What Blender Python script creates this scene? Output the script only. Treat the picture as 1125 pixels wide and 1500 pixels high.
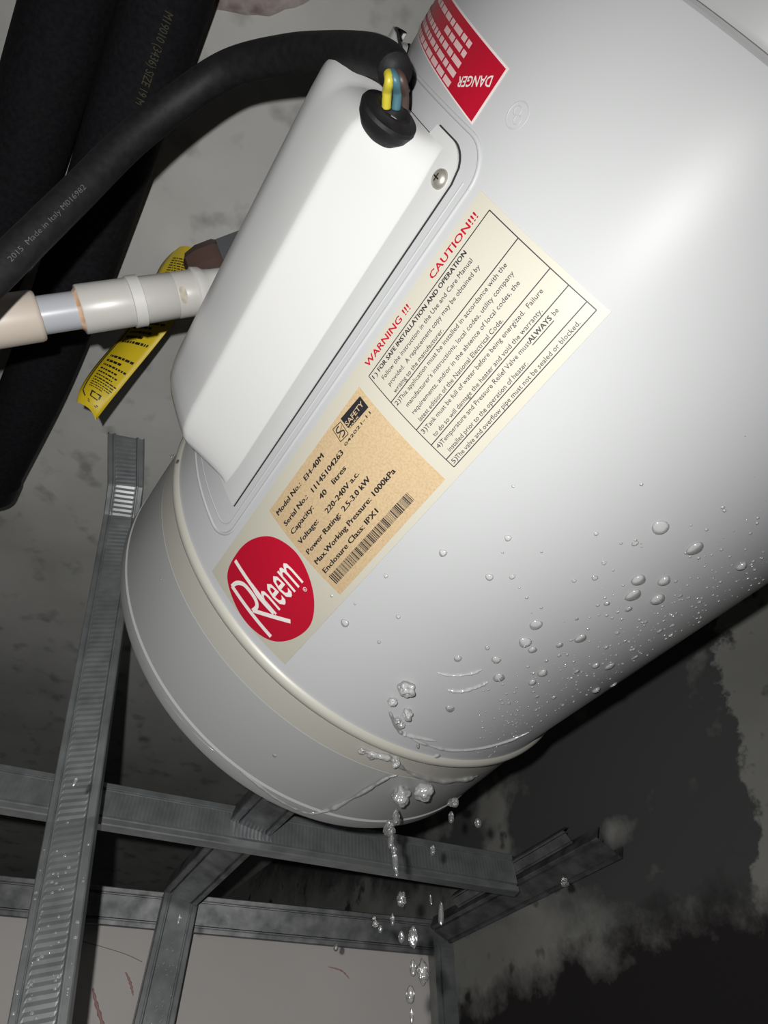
import bpy, bmesh, math, random
from mathutils import Vector, Matrix, noise

# ------------------------------------------------------------------ scene reset, camera, light
for o in list(bpy.data.objects):
    bpy.data.objects.remove(o)
scene = bpy.context.scene
COL = scene.collection
EYE = Vector((0, 0, 1.9))
PITCH = math.radians(50)
cam_data = bpy.data.cameras.new('camera')
cam_data.sensor_fit = 'HORIZONTAL'
cam_data.sensor_width = 36.0
cam_data.lens = 950 / 1125 * 36.0
cam_data.clip_start = 0.01
cam = bpy.data.objects.new('camera', cam_data)
cam.location = EYE
cam.rotation_euler = (math.radians(90) + PITCH, 0, 0)
COL.objects.link(cam)
scene.camera = cam

world = bpy.data.worlds.new('world')
scene.world = world
world.use_nodes = True
world.node_tree.nodes['Background'].inputs[0].default_value = (0.9, 0.95, 1.0, 1)
world.node_tree.nodes['Background'].inputs[1].default_value = 0.012

# the phone's flash, a few centimetres up and to the left of its lens
CAM_UP = Vector((0, -math.sin(PITCH), math.cos(PITCH)))
CAM_FWD = Vector((0, math.cos(PITCH), math.sin(PITCH)))
fl = bpy.data.lights.new('phone_flash', 'SPOT')
fl.energy = 11.0
fl.color = (1.0, 0.985, 0.96)
fl.shadow_soft_size = 0.004
fl.spot_size = math.radians(165)
fl.spot_blend = 1.0
flash = bpy.data.objects.new('phone_flash', fl)
flash.location = EYE + Vector((-0.021, 0, 0)) + CAM_UP * 0.025 - CAM_FWD * 0.02
aim = CAM_FWD + Vector((-0.32, 0, 0)) - CAM_UP * 0.22
flash.rotation_euler = aim.to_track_quat('-Z', 'Y').to_euler()
COL.objects.link(flash)

scene.view_settings.view_transform = 'Standard'
scene.view_settings.look = 'None'
scene.view_settings.exposure = 0.0
scene.view_settings.gamma = 1.0
scene.view_settings.use_curve_mapping = False

# ------------------------------------------------------------------ measured positions (metres, tank angles in degrees)
AX = (-0.5575,0.8302,-0.0059)
AP = (0.1803,0.1240,2.3107)
AN = (-0.3874,-0.2664,-0.8826)
AB = (0.7343,0.4897,-0.4701)
WARN = [('1)', 0.1268, 0.1236, -18.94, 2.4, 'r'), ('2)', 0.128, 0.1241, -13.05, 2.4, 'r'), ('3)', 0.1278, 0.124, -7.37, 2.4, 'r'), ('4)', 0.1279, 0.1245, -4.5, 2.4, 'r'), ('5)', 0.1284, 0.1247, -1.84, 2.4, 'r'), ('FOR SAFE INSTALLATION AND OPERATION', 0.1216, 0.0554, -18.62, 2.4, 'b'), ('Follow the instruction in the Use and Care Manual', 0.1225, 0.0557, -17.21, 2.4, 'r'), ('provided.  A replacement copy may be obtained by', 0.1222, 0.0553, -15.74, 2.4, 'r'), ('writing to the manufacturer.', 0.1225, 0.0851, -14.31, 2.4, 'r'), ('This application must be installed in accordance with the', 0.123, 0.0474, -12.7, 2.4, 'r'), ("manufacturer's instructions, local codes, utility company", 0.1225, 0.0478, -11.25, 2.4, 'r'), ('requirements, and/or in the absence of local codes, the', 0.1228, 0.0489, -9.8, 2.4, 'r'), ('latest edition of the National Electrical Code.', 0.1228, 0.0642, -8.41, 2.4, 'r'), ('Tank must be full of water before being energized.  Failure', 0.1229, 0.0451, -6.96, 2.4, 'r'), ('to do so will damage the heater and void the warranty.', 0.1231, 0.0508, -5.64, 2.4, 'r'), ('Temperature and Pressure Relief Valve must', 0.1229, 0.0631, -4.3, 2.4, 'r'), ('be', 0.0491, 0.0465, -3.96, 2.4, 'r'), ('installed prior to the operation of heater.', 0.1232, 0.0699, -2.96, 2.4, 'r'), ('The valve and overflow pipe must not be sealed or blocked.', 0.1231, 0.0446, -1.45, 2.4, 'r'), ('ALWAYS', 0.0633, 0.0506, -4.04, 2.5, 'b'), ('WARNING !!!', 0.1249, 0.0896, -20.4, 3.6, 'red'), ('CAUTION!!!', 0.0735, 0.042, -20.21, 3.6, 'red')]
RATING = [('Model No.:', 0.2262, 0.2003, -17.77, 3.0, 'b'), ('EH-40M', 0.196, 0.1772, -17.55, 3.0, 'b'), ('Serial No.:', 0.2262, 0.2018, -15.46, 3.0, 'b'), ('11145104263', 0.1967, 0.1663, -15.21, 3.0, 'b'), ('Capacity:', 0.2261, 0.2031, -13.52, 3.0, 'b'), ('40', 0.1957, 0.1896, -13.36, 3.0, 'b'), ('litres', 0.1831, 0.1711, -13.26, 3.0, 'b'), ('Voltage:', 0.2263, 0.2065, -11.39, 3.0, 'b'), ('220-240V a.c.', 0.1984, 0.1673, -11.07, 3.0, 'b'), ('Power Rating:', 0.2263, 0.1927, -9.22, 3.0, 'b'), ('2.5-3.0 kW', 0.1894, 0.1645, -9.16, 3.0, 'b'), ('Max.Working Pressure: 1000kPa', 0.2266, 0.1509, -7.03, 3.0, 'b'), ('Enclosure Class: IPX1', 0.2265, 0.1742, -5.05, 3.0, 'b')]
BARCODE = [(0.2262, -4.33), (0.2265, -2.55), (0.1547, -3.82), (0.1555, -2.23)]
SAFEBOX = [(0.1548, -19.16), (0.138, -18.76), (0.1382, -16.53), (0.1547, -16.88)]
SAFESQ = [(0.1624, -19.16), (0.1559, -18.86), (0.1567, -16.54), (0.1632, -16.8)]
SAFETXT = [('SAFETY', 0.1543, 0.139, -17.84, 2.6, 'b'), ('MARK', 0.1546, 0.1454, -17.04, 1.0, 'r'), ('042021-11', 0.1625, 0.1391, -15.86, 1.5, 'r')]
LOGO_STEM = [(0.2895, -16.82), (0.2903, -5.05)]
LOGO_BOWL = [(0.29, -16.83), (0.2847, -16.49), (0.2804, -15.25), (0.2793, -13.32), (0.28, -11.46), (0.2829, -10.56), (0.2877, -10.67)]
LOGO_LEG = [(0.2874, -10.74), (0.27, -4.18)]
LOGO_ASC = [(0.2748, -19.46), (0.2752, -13.79), (0.2761, -11.52), (0.2754, -7.35)]
LOGO_TXT = [('heem', 0.2756, 0.2422, -7.1, 1, 'r'), (0.2768, -12.38), (0.2464, -12.7)]
LOGO_REG = [(0.245, -5.93)]
OVAL = [(0.2886, -19.01), (0.2708, -20.19), (0.2539, -19.32), (0.2393, -16.38), (0.2325, -11.66), (0.236, -7.26), (0.2465, -3.42), (0.2616, -1.21), (0.2788, -1.82), (0.2922, -4.33), (0.2983, -8.7), (0.2974, -13.73)]
DROPS_BIG = [(0.0898, 25.77, 3.79), (0.0901, 33.33, 3.67), (0.0877, 44.29, 2.8), (0.1188, 31.33, 3.55), (0.128, 33.38, 3.64), (0.1127, 34.96, 3.18), (0.1243, 37.73, 3.83), (0.1712, 25.5, 3.08), (0.1845, 26.75, 3.45), (0.1872, 29.26, 2.47), (0.1669, 34.11, 3.02), (0.2005, 35.36, 3.04), (0.1835, 43.4, 2.46), (0.1825, 47.1, 2.97), (0.2105, 35.77, 2.47), (0.2105, 53.78, 3.03), (0.2087, 59.68, 2.43), (0.2158, 29.55, 3.34), (0.2047, 25.95, 2.66), (0.2554, 28.26, 2.72)]
DROPS_MID = [(0.1393, 31.24, 1.63), (0.1369, 35.38, 1.79), (0.1666, 6.15, 2.01), (0.1615, 13.81, 2.01), (0.1538, 16.25, 1.46), (0.1379, 11.32, 1.67), (0.1295, 25.54, 1.57), (0.1031, 25.27, 1.5), (0.1201, 24.5, 1.16), (0.156, 29.85, 1.11), (0.1768, 32.29, 1.88), (0.1839, 34.27, 1.18), (0.1909, 33.41, 1.19), (0.1924, 41.3, 1.7), (0.199, 42.08, 1.09), (0.2203, 44.2, 1.63), (0.2224, 40.33, 1.28), (0.2342, 36.69, 1.12), (0.2362, 44.29, 1.16), (0.1453, 46.9, 1.63), (0.1477, 51.72, 1.53), (0.1388, 47.96, 1.18), (0.1415, 41.23, 1.14), (0.1544, 38.78, 1.3), (0.1671, 40.37, 1.48), (0.1715, 50.72, 1.73), (0.1639, 46.82, 1.22), (0.159, 42.37, 1.03), (0.1175, 40.85, 1.1), (0.1175, 46.37, 1.13), (0.1104, 36.82, 0.93), (0.117, 42.92, 0.97), (0.1096, 19.85, 1.12), (0.1368, 23.58, 1.19), (0.217, 20.9, 2.08), (0.2001, 22.95, 1.46), (0.229, 49.84, 1.35)]
DROPS_LABEL = [(0.243, 2.81, 2.52), (0.1671, 6.18, 1.74), (0.2001, 2.34, 1.31), (0.2157, 8.38, 1.35), (0.3689, 10.74, 2.0), (0.2381, 9.19, 1.12), (0.3739, -35.35, 1.44), (0.3518, -32.04, 1.04), (0.2349, -1.89, 1.11), (0.3051, 36.65, 2.61), (0.3671, -0.9, 0.99), (0.2279, 1.85, 0.82)]
DROPS_TINY = [(0.1459, 12.46, 0.72), (0.2777, 47.96, 0.37), (0.0814, 29.1, 0.66), (0.1812, 44.52, 1.08), (0.2282, 48.76, 0.47), (0.2546, 34.59, 0.49), (0.0978, 48.18, 0.9), (0.264, 39.06, 0.31), (0.1311, 43.67, 0.77), (0.1614, 28.81, 0.41), (0.1142, 51.15, 0.95), (0.2017, 52.26, 0.32), (0.1127, 52.47, 0.36), (0.1136, 39.29, 0.46), (0.1669, 50.43, 0.39), (0.2101, 35.1, 0.71), (0.0378, 23.16, 0.37), (0.0625, 36.21, 0.92), (0.2405, 34.62, 0.39), (0.2085, 36.98, 0.48), (0.1069, 23.8, 0.84), (0.241, 46.89, 0.28), (0.1184, 39.84, 0.8), (0.1455, 51.07, 0.4), (0.1894, 53.77, 0.68), (0.1233, 50.31, 0.67), (0.2276, 42.02, 0.55), (0.1015, 52.31, 0.52), (0.1416, 34.34, 1.04), (0.0788, 18.7, 0.97), (0.0913, 33.49, 0.44), (0.1412, 34.29, 0.71), (0.1782, 35.14, 0.32), (0.1936, 50.31, 0.31), (0.254, 47.19, 0.8), (0.1639, 31.76, 0.43), (0.2498, 44.1, 0.42), (0.1552, 43.32, 0.58), (0.1423, 49.39, 0.35), (0.176, 52.1, 0.73), (0.2338, 41.46, 0.68), (0.2761, 40.64, 0.97), (0.2183, 41.62, 0.45), (0.1194, 42.17, 0.89), (0.179, 49.32, 0.37), (0.1462, 33.4, 1.09), (0.2956, 45.2, 0.82), (0.1482, 42.57, 0.82), (0.1487, 41.68, 0.5), (0.1235, 41.14, 0.63), (0.2479, 34.65, 0.78), (0.1491, 50.22, 0.85), (0.2337, 34.49, 1.08), (0.2101, 32.08, 0.56), (0.2403, 51.73, 0.37), (0.1839, 50.61, 0.26), (0.1007, 42.4, 0.7), (0.2339, 50.39, 0.69), (0.1595, 20.57, 1.01), (0.2313, 37.82, 0.84), (0.1219, 46.19, 0.8), (0.2132, 49.58, 0.83), (0.1317, 33.02, 1.05), (0.2585, 50.25, 1.11), (0.2432, 49.61, 0.74), (0.1805, 48.99, 0.62), (0.0964, 40.19, 0.65), (0.1338, 40.69, 0.65), (0.091, 47.76, 0.8), (0.2183, 49.06, 0.92), (0.0933, 52.77, 0.66), (0.0866, 37.45, 0.41), (0.0857, 39.93, 0.9), (0.1229, 38.45, 0.42), (0.2038, 33.77, 0.82), (0.0735, 35.33, 0.56), (0.185, 38.1, 1.06), (0.2522, 42.59, 1.06), (0.1802, 36.81, 0.6), (0.1489, 53.69, 0.36), (0.1941, 46.8, 0.96), (0.1687, 39.01, 0.79), (0.2609, 39.56, 0.44), (0.0952, 34.13, 0.83), (0.2103, 43.59, 0.43), (0.1434, 44.2, 0.51), (0.1009, 41.87, 0.3), (0.1037, 39.67, 0.77), (0.0936, 35.53, 1.08), (0.1481, 32.24, 0.73), (0.2216, 40.22, 0.65), (0.0898, 38.69, 0.34), (0.2055, 36.02, 0.33), (0.2643, 43.48, 0.29), (0.0945, 51.96, 0.39), (0.1046, 49.59, 0.68), (0.1571, 43.19, 0.31), (0.2423, 36.55, 0.76), (0.1295, 50.41, 0.45), (0.1925, 43.85, 0.36), (0.2109, 37.27, 0.51), (0.0921, 53.78, 0.36), (0.151, 38.42, 0.73), (0.1226, 41.46, 0.78), (0.2646, 41.32, 0.33), (0.0913, 36.07, 0.61), (0.2429, 46.93, 0.98), (0.2049, 45.37, 0.87), (0.1429, 53.24, 0.56), (0.1436, 41.75, 1.02), (0.0873, 47.94, 0.28), (0.1946, 44.76, 0.71), (0.2657, 43.85, 0.48), (0.1191, 49.23, 0.92), (0.2995, 50.13, 0.84), (0.1543, 47.46, 0.84), (0.1826, 38.67, 0.45), (0.0942, 50.08, 1.03), (0.1438, 53.51, 0.34), (0.1793, 49.8, 0.99), (0.1346, 55.33, 1.1), (0.2091, 49.58, 0.33), (0.1171, 42.48, 0.33), (0.1503, 53.45, 0.55), (0.2074, 50.76, 0.91), (0.2317, 36.6, 0.43), (0.1028, 37.42, 0.3), (0.1645, 36.58, 0.52), (0.0963, 38.21, 0.66), (0.2541, 45.41, 0.44), (0.0891, 36.8, 0.77), (0.1915, 35.32, 0.39), (0.2541, 44.11, 0.92), (0.2441, 37.07, 0.66), (0.0935, 49.47, 0.27), (0.1484, 49.94, 0.97), (0.182, 35.52, 0.91), (0.137, 44.47, 0.98), (0.0965, 41.33, 0.59), (0.1335, 43.47, 0.78), (0.1813, 35.37, 0.93), (0.0895, 42.36, 0.74), (0.295, 49.88, 0.82), (0.1157, 6.56, 0.84), (0.1737, 50.43, 0.65), (0.28, 47.95, 0.37), (0.1861, 45.12, 0.51), (0.054, 34.12, 0.4), (0.2561, 43.89, 0.95), (0.1464, 34.72, 0.97), (0.1909, 40.13, 0.72), (0.2686, 41.21, 0.63), (0.2645, 51.67, 0.59), (0.1576, 44.66, 0.57), (0.1314, 44.32, 0.92), (0.2577, 36.27, 0.73), (0.157, 40.17, 0.47), (0.1969, 30.14, 0.48), (0.109, 53.2, 0.54), (0.1351, 46.07, 0.35), (0.146, 44.68, 0.5), (0.2526, 41.35, 1.03), (0.1661, 23.3, 0.5), (0.2789, 44.71, 0.4), (0.2442, 45.26, 0.27), (0.0787, 40.84, 0.66), (0.086, 46.75, 0.66), (0.1436, 36.86, 0.31), (0.1526, 39.72, 0.57), (0.0826, 48.12, 0.33), (0.1011, 44.71, 1.09), (0.1889, 51.77, 0.54), (0.066, 35.04, 0.27), (0.1446, 36.41, 1.0), (0.144, 51.49, 0.65), (0.2406, 36.09, 0.41), (0.1973, 49.26, 0.43), (0.2363, 50.03, 0.85), (0.2713, 49.34, 0.75), (0.1811, 34.53, 0.78), (0.1276, 40.27, 1.06), (0.1696, 53.98, 0.87), (0.2098, 47.44, 0.78), (0.1776, 39.72, 0.53), (0.1294, 52.98, 0.51), (0.2271, 34.09, 0.89), (0.2, 41.43, 0.92), (0.2605, 40.0, 0.46), (0.1247, 51.59, 0.3), (0.103, 56.39, 0.84), (0.2524, 34.34, 0.87), (0.0995, 40.59, 0.32), (0.2442, 43.06, 0.78), (0.204, 34.08, 1.09), (0.1917, 45.76, 0.79), (0.0813, 42.2, 0.48), (0.1353, 51.63, 0.48), (0.2113, 34.52, 0.37), (0.1626, 45.74, 0.96), (0.2432, 38.73, 0.71), (0.1219, 47.46, 0.94), (0.1518, 51.98, 1.11), (0.1959, 42.86, 0.78), (0.2845, 47.1, 0.54), (0.1771, 43.98, 0.74), (0.2516, 35.43, 0.58), (0.1044, 45.55, 0.81), (0.0932, 55.7, 0.31), (0.2349, 44.34, 0.36), (0.1901, 51.94, 0.43), (0.2009, 40.36, 0.62), (0.1428, 30.34, 1.09), (0.1016, 26.07, 0.53), (0.2106, 51.26, 0.82), (0.1893, 37.38, 0.55), (0.1321, 45.07, 0.97), (0.0676, 30.8, 1.0), (0.1099, 39.57, 0.89), (0.152, 43.52, 0.57), (0.2317, 44.51, 0.53), (0.262, 37.46, 0.51), (0.1907, 37.81, 1.01), (0.2151, 36.99, 1.11), (0.1816, 37.36, 0.36), (0.1375, 54.77, 0.49), (0.1029, 26.59, 0.64), (0.1422, 40.7, 1.05), (0.0943, 43.75, 0.86), (0.1208, 38.41, 0.42), (0.2316, 35.78, 0.72), (0.0867, 43.51, 0.34), (0.0876, 48.48, 1.06), (0.2205, 31.52, 0.88), (0.2735, 42.7, 0.54), (0.2531, 43.35, 0.51), (0.2672, 39.7, 0.76), (0.1292, 44.81, 0.88), (0.1492, 51.99, 1.09), (0.1501, 37.26, 0.55), (0.1716, 44.76, 1.05), (0.1837, 41.84, 0.84), (0.1156, 44.87, 1.02), (0.2666, 50.43, 0.43), (0.0799, 45.93, 0.7), (0.1977, 34.07, 0.71), (0.2055, 33.75, 0.39), (0.1517, 47.98, 0.38), (0.1107, 48.73, 0.76), (0.1707, 32.99, 1.05), (0.173, 43.75, 0.56), (0.0486, 29.2, 0.27), (0.253, 44.03, 0.74), (0.175, 41.18, 0.41), (0.0794, 31.64, 0.94), (0.1727, 41.41, 0.43), (0.2524, 40.85, 0.55), (0.0931, 52.33, 0.92), (0.2291, 51.72, 0.26), (0.2474, 37.43, 0.27), (0.167, 36.09, 0.71), (0.2061, 38.53, 0.93), (0.0814, 35.39, 0.3), (0.287, 46.76, 0.36), (0.133, 41.18, 0.68), (0.1301, 53.36, 1.01), (0.2643, 38.15, 1.12), (0.1947, 37.86, 0.73), (0.14, 44.14, 0.85), (0.1836, 46.66, 0.6), (0.1919, 42.44, 0.9), (0.0901, 45.18, 0.53), (0.2521, 37.9, 0.85), (0.1446, 45.3, 0.44), (0.217, 53.07, 1.06), (0.1297, 40.86, 0.72), (0.2484, 38.97, 1.04), (0.1603, 47.46, 0.73), (0.1651, 40.8, 0.88), (0.2395, 40.36, 1.1), (0.1331, 39.6, 0.43), (0.0935, 55.95, 0.94), (0.143, 47.33, 0.82), (0.0852, 46.01, 1.08), (0.3015, 50.25, 0.72), (0.1676, 41.56, 0.48), (0.2736, 45.32, 0.28), (0.0988, 54.36, 0.92), (0.2722, 48.79, 0.38), (0.1751, 51.27, 0.4), (0.1623, 41.99, 0.99), (0.1612, 46.16, 0.39), (0.1653, 46.53, 1.12), (0.2755, 45.38, 1.05), (0.1411, 39.5, 1.11), (0.2341, 44.56, 0.96), (0.2288, 30.39, 0.9), (0.1892, 52.63, 0.39), (0.2188, 38.36, 1.04), (0.2645, 47.05, 0.4), (0.1586, 43.39, 1.07), (0.258, 45.38, 0.65), (0.123, 51.36, 0.61), (0.0796, 46.29, 1.01), (0.2362, 35.63, 0.98), (0.2195, 34.42, 0.82), (0.1003, 42.25, 0.61), (0.2062, 43.02, 0.58), (0.1147, 45.71, 0.91), (0.202, 44.44, 0.92), (0.1062, 45.32, 0.44), (0.083, 45.38, 1.09), (0.0968, 56.52, 0.94), (0.106, 48.83, 0.3), (0.2089, 44.02, 0.69), (0.0593, 35.27, 0.27), (0.2528, 49.48, 0.44), (0.1604, 48.93, 0.26), (0.1297, 46.6, 0.65), (0.2359, 39.86, 0.74), (0.2249, 51.87, 0.79), (0.2308, 50.43, 0.74), (0.0788, 35.22, 0.42), (0.0836, 49.23, 0.25), (0.2263, 44.28, 1.01), (0.0844, 37.14, 0.99), (0.0762, 44.73, 0.81), (0.2124, 43.78, 0.61), (0.2004, 31.8, 1.07), (0.1602, 23.66, 1.0), (0.2452, 40.21, 0.95), (0.093, 41.19, 0.58), (0.1945, 44.9, 1.08), (0.1334, 30.65, 0.45), (0.1697, 33.19, 0.67), (0.1967, 51.84, 0.4), (0.2712, 48.7, 0.69), (0.1377, 53.29, 0.31), (0.2452, 41.55, 0.72), (0.1898, 47.66, 0.42), (0.259, 49.48, 0.38), (0.0965, 48.33, 0.44), (0.1289, 52.69, 0.47), (0.1711, 49.46, 0.36), (0.0647, 37.09, 1.08), (0.1633, 52.85, 0.48), (0.1057, 44.86, 0.63), (0.1837, 43.37, 0.85), (0.1096, 55.85, 0.52), (0.1553, 48.56, 0.44), (0.2866, 50.85, 0.48), (0.1728, 41.85, 0.47), (0.1519, 31.41, 0.66), (0.2677, 47.05, 0.8), (0.1211, 26.71, 0.72), (0.1974, 53.2, 0.9), (0.2546, 42.21, 1.07), (0.2228, 48.53, 0.48), (0.2498, 42.72, 0.59), (0.2183, 42.69, 0.36), (0.3033, 50.53, 0.99), (0.2636, 45.85, 0.39), (0.1592, 33.35, 0.96), (0.2186, 42.36, 0.41), (0.0668, 30.1, 1.09), (0.1369, 30.04, 0.85), (0.1071, 43.65, 0.91), (0.1142, 39.51, 0.52), (0.1654, 48.98, 0.56), (0.1201, 41.73, 0.76), (0.1107, 47.32, 0.93), (0.1456, 52.63, 0.27), (0.1257, 30.29, 0.84), (0.1448, 36.42, 0.38), (0.2261, 52.19, 0.91), (0.195, 41.39, 0.91), (0.0809, 48.76, 0.37), (0.2388, 39.96, 0.73), (0.0955, 49.4, 0.34), (0.1307, 52.2, 1.04), (0.1466, 41.13, 0.95), (0.1963, 42.88, 0.36), (0.1667, 43.06, 0.33), (0.1719, 50.56, 0.25), (0.1007, 43.12, 0.5), (0.1678, 51.02, 0.7), (0.1076, 49.59, 0.25), (0.1259, 50.37, 1.05), (0.1874, 51.33, 0.29), (0.0731, 40.01, 0.29), (0.2066, 40.95, 0.6), (0.1931, 37.09, 0.46), (0.1569, 18.45, 0.67), (0.101, 43.49, 0.38), (0.179, 46.0, 0.89), (0.2506, 50.35, 1.01), (0.2201, 41.61, 0.47), (0.1054, 38.38, 0.68), (0.2749, 41.26, 0.75), (0.2284, 42.27, 1.12), (0.0833, 45.52, 0.47), (0.1017, 24.94, 1.0), (0.118, 48.04, 0.44), (0.167, 50.05, 0.79), (0.1328, 28.15, 0.26), (0.0705, 38.12, 1.0), (0.0943, 32.9, 1.06), (0.2868, 48.09, 0.99), (0.2237, 35.14, 0.96), (0.2065, 35.36, 0.61), (0.2447, 41.37, 0.7), (0.1334, 16.43, 0.74), (0.3078, 49.02, 0.49), (0.2577, 42.06, 0.76), (0.1465, 35.31, 0.48), (0.0961, 46.08, 0.31), (0.1655, 49.26, 0.48), (0.1647, 38.12, 0.48), (0.2525, 46.14, 0.35), (0.231, 29.89, 0.77), (0.27, 45.35, 0.83)]
STREAKS = [[(0.2419, 24.48), (0.2383, 26.61), (0.2292, 28.18), (0.2225, 28.77)], [(0.2337, 20.42), (0.2294, 23.05), (0.2221, 24.98), (0.2158, 25.76)], [(0.2942, 27.7), (0.2953, 31.91), (0.295, 37.7), (0.2892, 43.42), (0.2791, 48.39), (0.2669, 52.0)], [(0.2792, 19.95), (0.2918, 24.86), (0.2918, 27.96), (0.2889, 32.9)], [(0.2594, 23.97), (0.2657, 27.64), (0.2727, 31.59)]]
BEAD_RIM = [(0.412, -35.24), (0.4062, -24.7), (0.405, -12.64), (0.4038, -2.89), (0.4018, 4.31), (0.4019, 11.23), (0.4053, 16.74), (0.4072, 21.95), (0.4059, 25.8), (0.3955, 28.1), (0.376, 29.49), (0.355, 30.41), (0.3375, 31.02), (0.3301, 32.24)]
BEAD_BAND = [(0.3211, 22.01), (0.3206, 25.0), (0.3185, 28.34), (0.3277, 34.76), (0.3344, 43.26), (0.3356, 51.48), (0.3354, 55.87)]
TUBE_B = [(-0.1283, -0.0163, 2.465), (-0.1487, 0.0169, 2.465), (-0.1704, 0.0515, 2.465), (-0.2283, 0.1426, 2.465), (-0.2772, 0.2182, 2.465), (-0.3394, 0.3092, 2.465), (-0.4214, 0.4163, 2.465), (-0.436, 0.4368, 2.465)]
TUBE_A = [(-0.1987, -0.017, 2.488), (-0.2228, 0.0176, 2.488), (-0.2638, 0.0753, 2.488), (-0.313, 0.1457, 2.488), (-0.388, 0.2433, 2.488), (-0.5178, 0.3965, 2.488)]
CABLE = [(0.0047, 0.0336, 2.2269), (0.0028, 0.0316, 2.2364), (-0.002, 0.0304, 2.2492), (-0.0103, 0.0303, 2.2662), (-0.028, 0.032, 2.2935), (-0.0513, 0.0351, 2.317), (-0.0858, 0.043, 2.3339), (-0.1162, 0.0579, 2.3292), (-0.1431, 0.0748, 2.3098), (-0.166, 0.0935, 2.2785), (-0.1853, 0.1094, 2.2455), (-0.2029, 0.1244, 2.2133), (-0.2223, 0.1419, 2.179)]
PIPE = [(-0.2569, 0.1666, 2.2719), (-0.1131, 0.1748, 2.3564)]
PIPE_K = [0.0, 0.1337, 0.2714, 0.4211, 0.6024, 0.6508, 0.7809, 0.8755]
TAG = [((-0.2673, 0.2894, 2.3947), (-0.2551, 0.307, 2.393)), ((-0.269, 0.2852, 2.4113), (-0.2448, 0.2963, 2.4019)), ((-0.2602, 0.2746, 2.4332), (-0.2285, 0.2806, 2.4152)), ((-0.2326, 0.2498, 2.4605), (-0.1904, 0.2444, 2.4455)), ((-0.2158, 0.227, 2.4797), (-0.1725, 0.2232, 2.4699)), ((-0.2062, 0.2105, 2.5066), (-0.1641, 0.2128, 2.4851)), ((-0.1968, 0.2032, 2.5258), (-0.1694, 0.1982, 2.5104))]
FITTING = [(-0.1464, 0.1847, 2.4369), (-0.1213, 0.1774, 2.443), (-0.1353, 0.1835, 2.3661), (-0.1253, 0.1808, 2.3683)]
HANGER = [(-0.2925, 0.4068, 2.517), (-0.308, 0.4732, 2.512), (-0.3153, 0.5045, 2.4936), (-0.2679, 0.5581, 2.1562), (-0.2374, 0.5596, 2.0048)]
RAIL_NEAR = [(-0.4179, 0.5795, 2.208), (0.1527, 0.8051, 2.208)]
RAIL_FAR = [(-0.5417, 0.8599, 2.208), (0.0877, 1.0348, 2.208)]
CONNECT = [(-0.1057, 0.6311, 2.203), (-0.2529, 0.8826, 2.203)]
RAIL_WALL = [(0.0773, 1.0183, 2.208), (0.2478, 0.7409, 2.208)]
RAIL_WALL2 = [(0.1038, 0.9391, 2.208), (0.2165, 0.7461, 2.208)]
POST_TOP = [(-0.2567, 0.904, 2.208), (0.0883, 1.0432, 2.208)]
DH = (-0.5575,0.8302,0.0000)
NWALL = (0.8301,0.5576,0.0000)
WET = [(0.2919, 2.3989), (0.291, 2.3309), (0.3069, 2.2719), (0.3468, 2.2516), (0.3461, 2.2007), (0.3413, 2.142)]
DARK = [(0.7727, 2.1092), (0.6886, 2.1413), (0.5795, 2.1575), (0.4702, 2.1551), (0.336, 2.1523)]
CORNERS = [(0.7311, 2.3474), (0.6838, 2.1616), (0.2187, 2.3781), (0.3923, 2.0438), (0.8483, 2.1997)]
FALL = [((0.0127, 0.3154, 2.1193), 4.68, 4.68), ((0.005, 0.3286, 2.1191), 2.79, 2.39), ((0.0139, 0.3382, 2.1175), 2.83, 4.04), ((0.008, 0.3455, 2.1176), 2.05, 1.64), ((0.0105, 0.3501, 2.1172), 2.06, 1.65), ((0.0072, 0.3907, 2.1169), 2.85, 4.39), ((0.0119, 0.4339, 2.1169), 6.09, 7.03), ((0.027, 0.4339, 2.1188), 6.11, 6.11), ((0.008, 0.4339, 2.1005), 2.73, 5.01), ((0.0034, 0.4339, 2.0933), 3.6, 4.94), ((0.0046, 0.4339, 2.0851), 1.99, 4.87), ((0.0064, 0.4339, 2.0795), 1.75, 3.07), ((0.0071, 0.4339, 2.0725), 1.95, 6.49), ((0.0079, 0.4339, 2.066), 1.28, 2.99), ((0.0106, 0.4339, 2.0509), 2.7, 4.15), ((-0.0051, 0.4339, 2.0376), 1.82, 1.82), ((-0.0022, 0.4339, 2.0348), 1.21, 2.01), ((0.0051, 0.4339, 2.0398), 1.02, 3.25), ((0.0102, 0.4339, 2.0309), 1.8, 3.19), ((0.017, 0.4339, 2.0309), 2.59, 5.19), ((0.0164, 0.4339, 2.0154), 1.74, 4.25), ((0.0218, 0.4339, 2.0134), 3.08, 5.78), ((0.0145, 0.4339, 2.0029), 2.45, 4.52), ((0.0149, 0.4339, 1.9935), 0.92, 3.69), ((0.0499, 0.4599, 2.1233), 3.44, 2.95), ((0.0475, 0.4599, 2.1125), 1.93, 4.34), ((0.0659, 0.4599, 2.1087), 2.16, 3.36), ((0.0332, 0.4599, 2.0903), 1.63, 3.72), ((0.0362, 0.4599, 2.0516), 1.73, 7.37), ((0.0301, 0.4599, 2.0595), 0.66, 3.08), ((0.142, 0.5507, 2.1037), 2.68, 3.76), ((-0.0141, 0.38, 2.1174), 2.59, 1.73), ((-0.0076, 0.384, 2.1169), 3.04, 1.96), ((-0.1929, 0.3893, 2.102), 1.28, 3.41), ((-0.1281, 0.4553, 2.0467), 1.28, 3.41), ((-0.1324, 0.2335, 2.2327), 0.85, 2.13), ((-0.0473, 0.7377, 2.1132), 2.35, 3.36), ((-0.0059, 0.4339, 2.0405), 1.02, 1.02), ((0.0212, 0.3729, 2.117), 0.85, 1.92)]
GROM = (0.0042, 0.0456, 2.2233)
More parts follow.
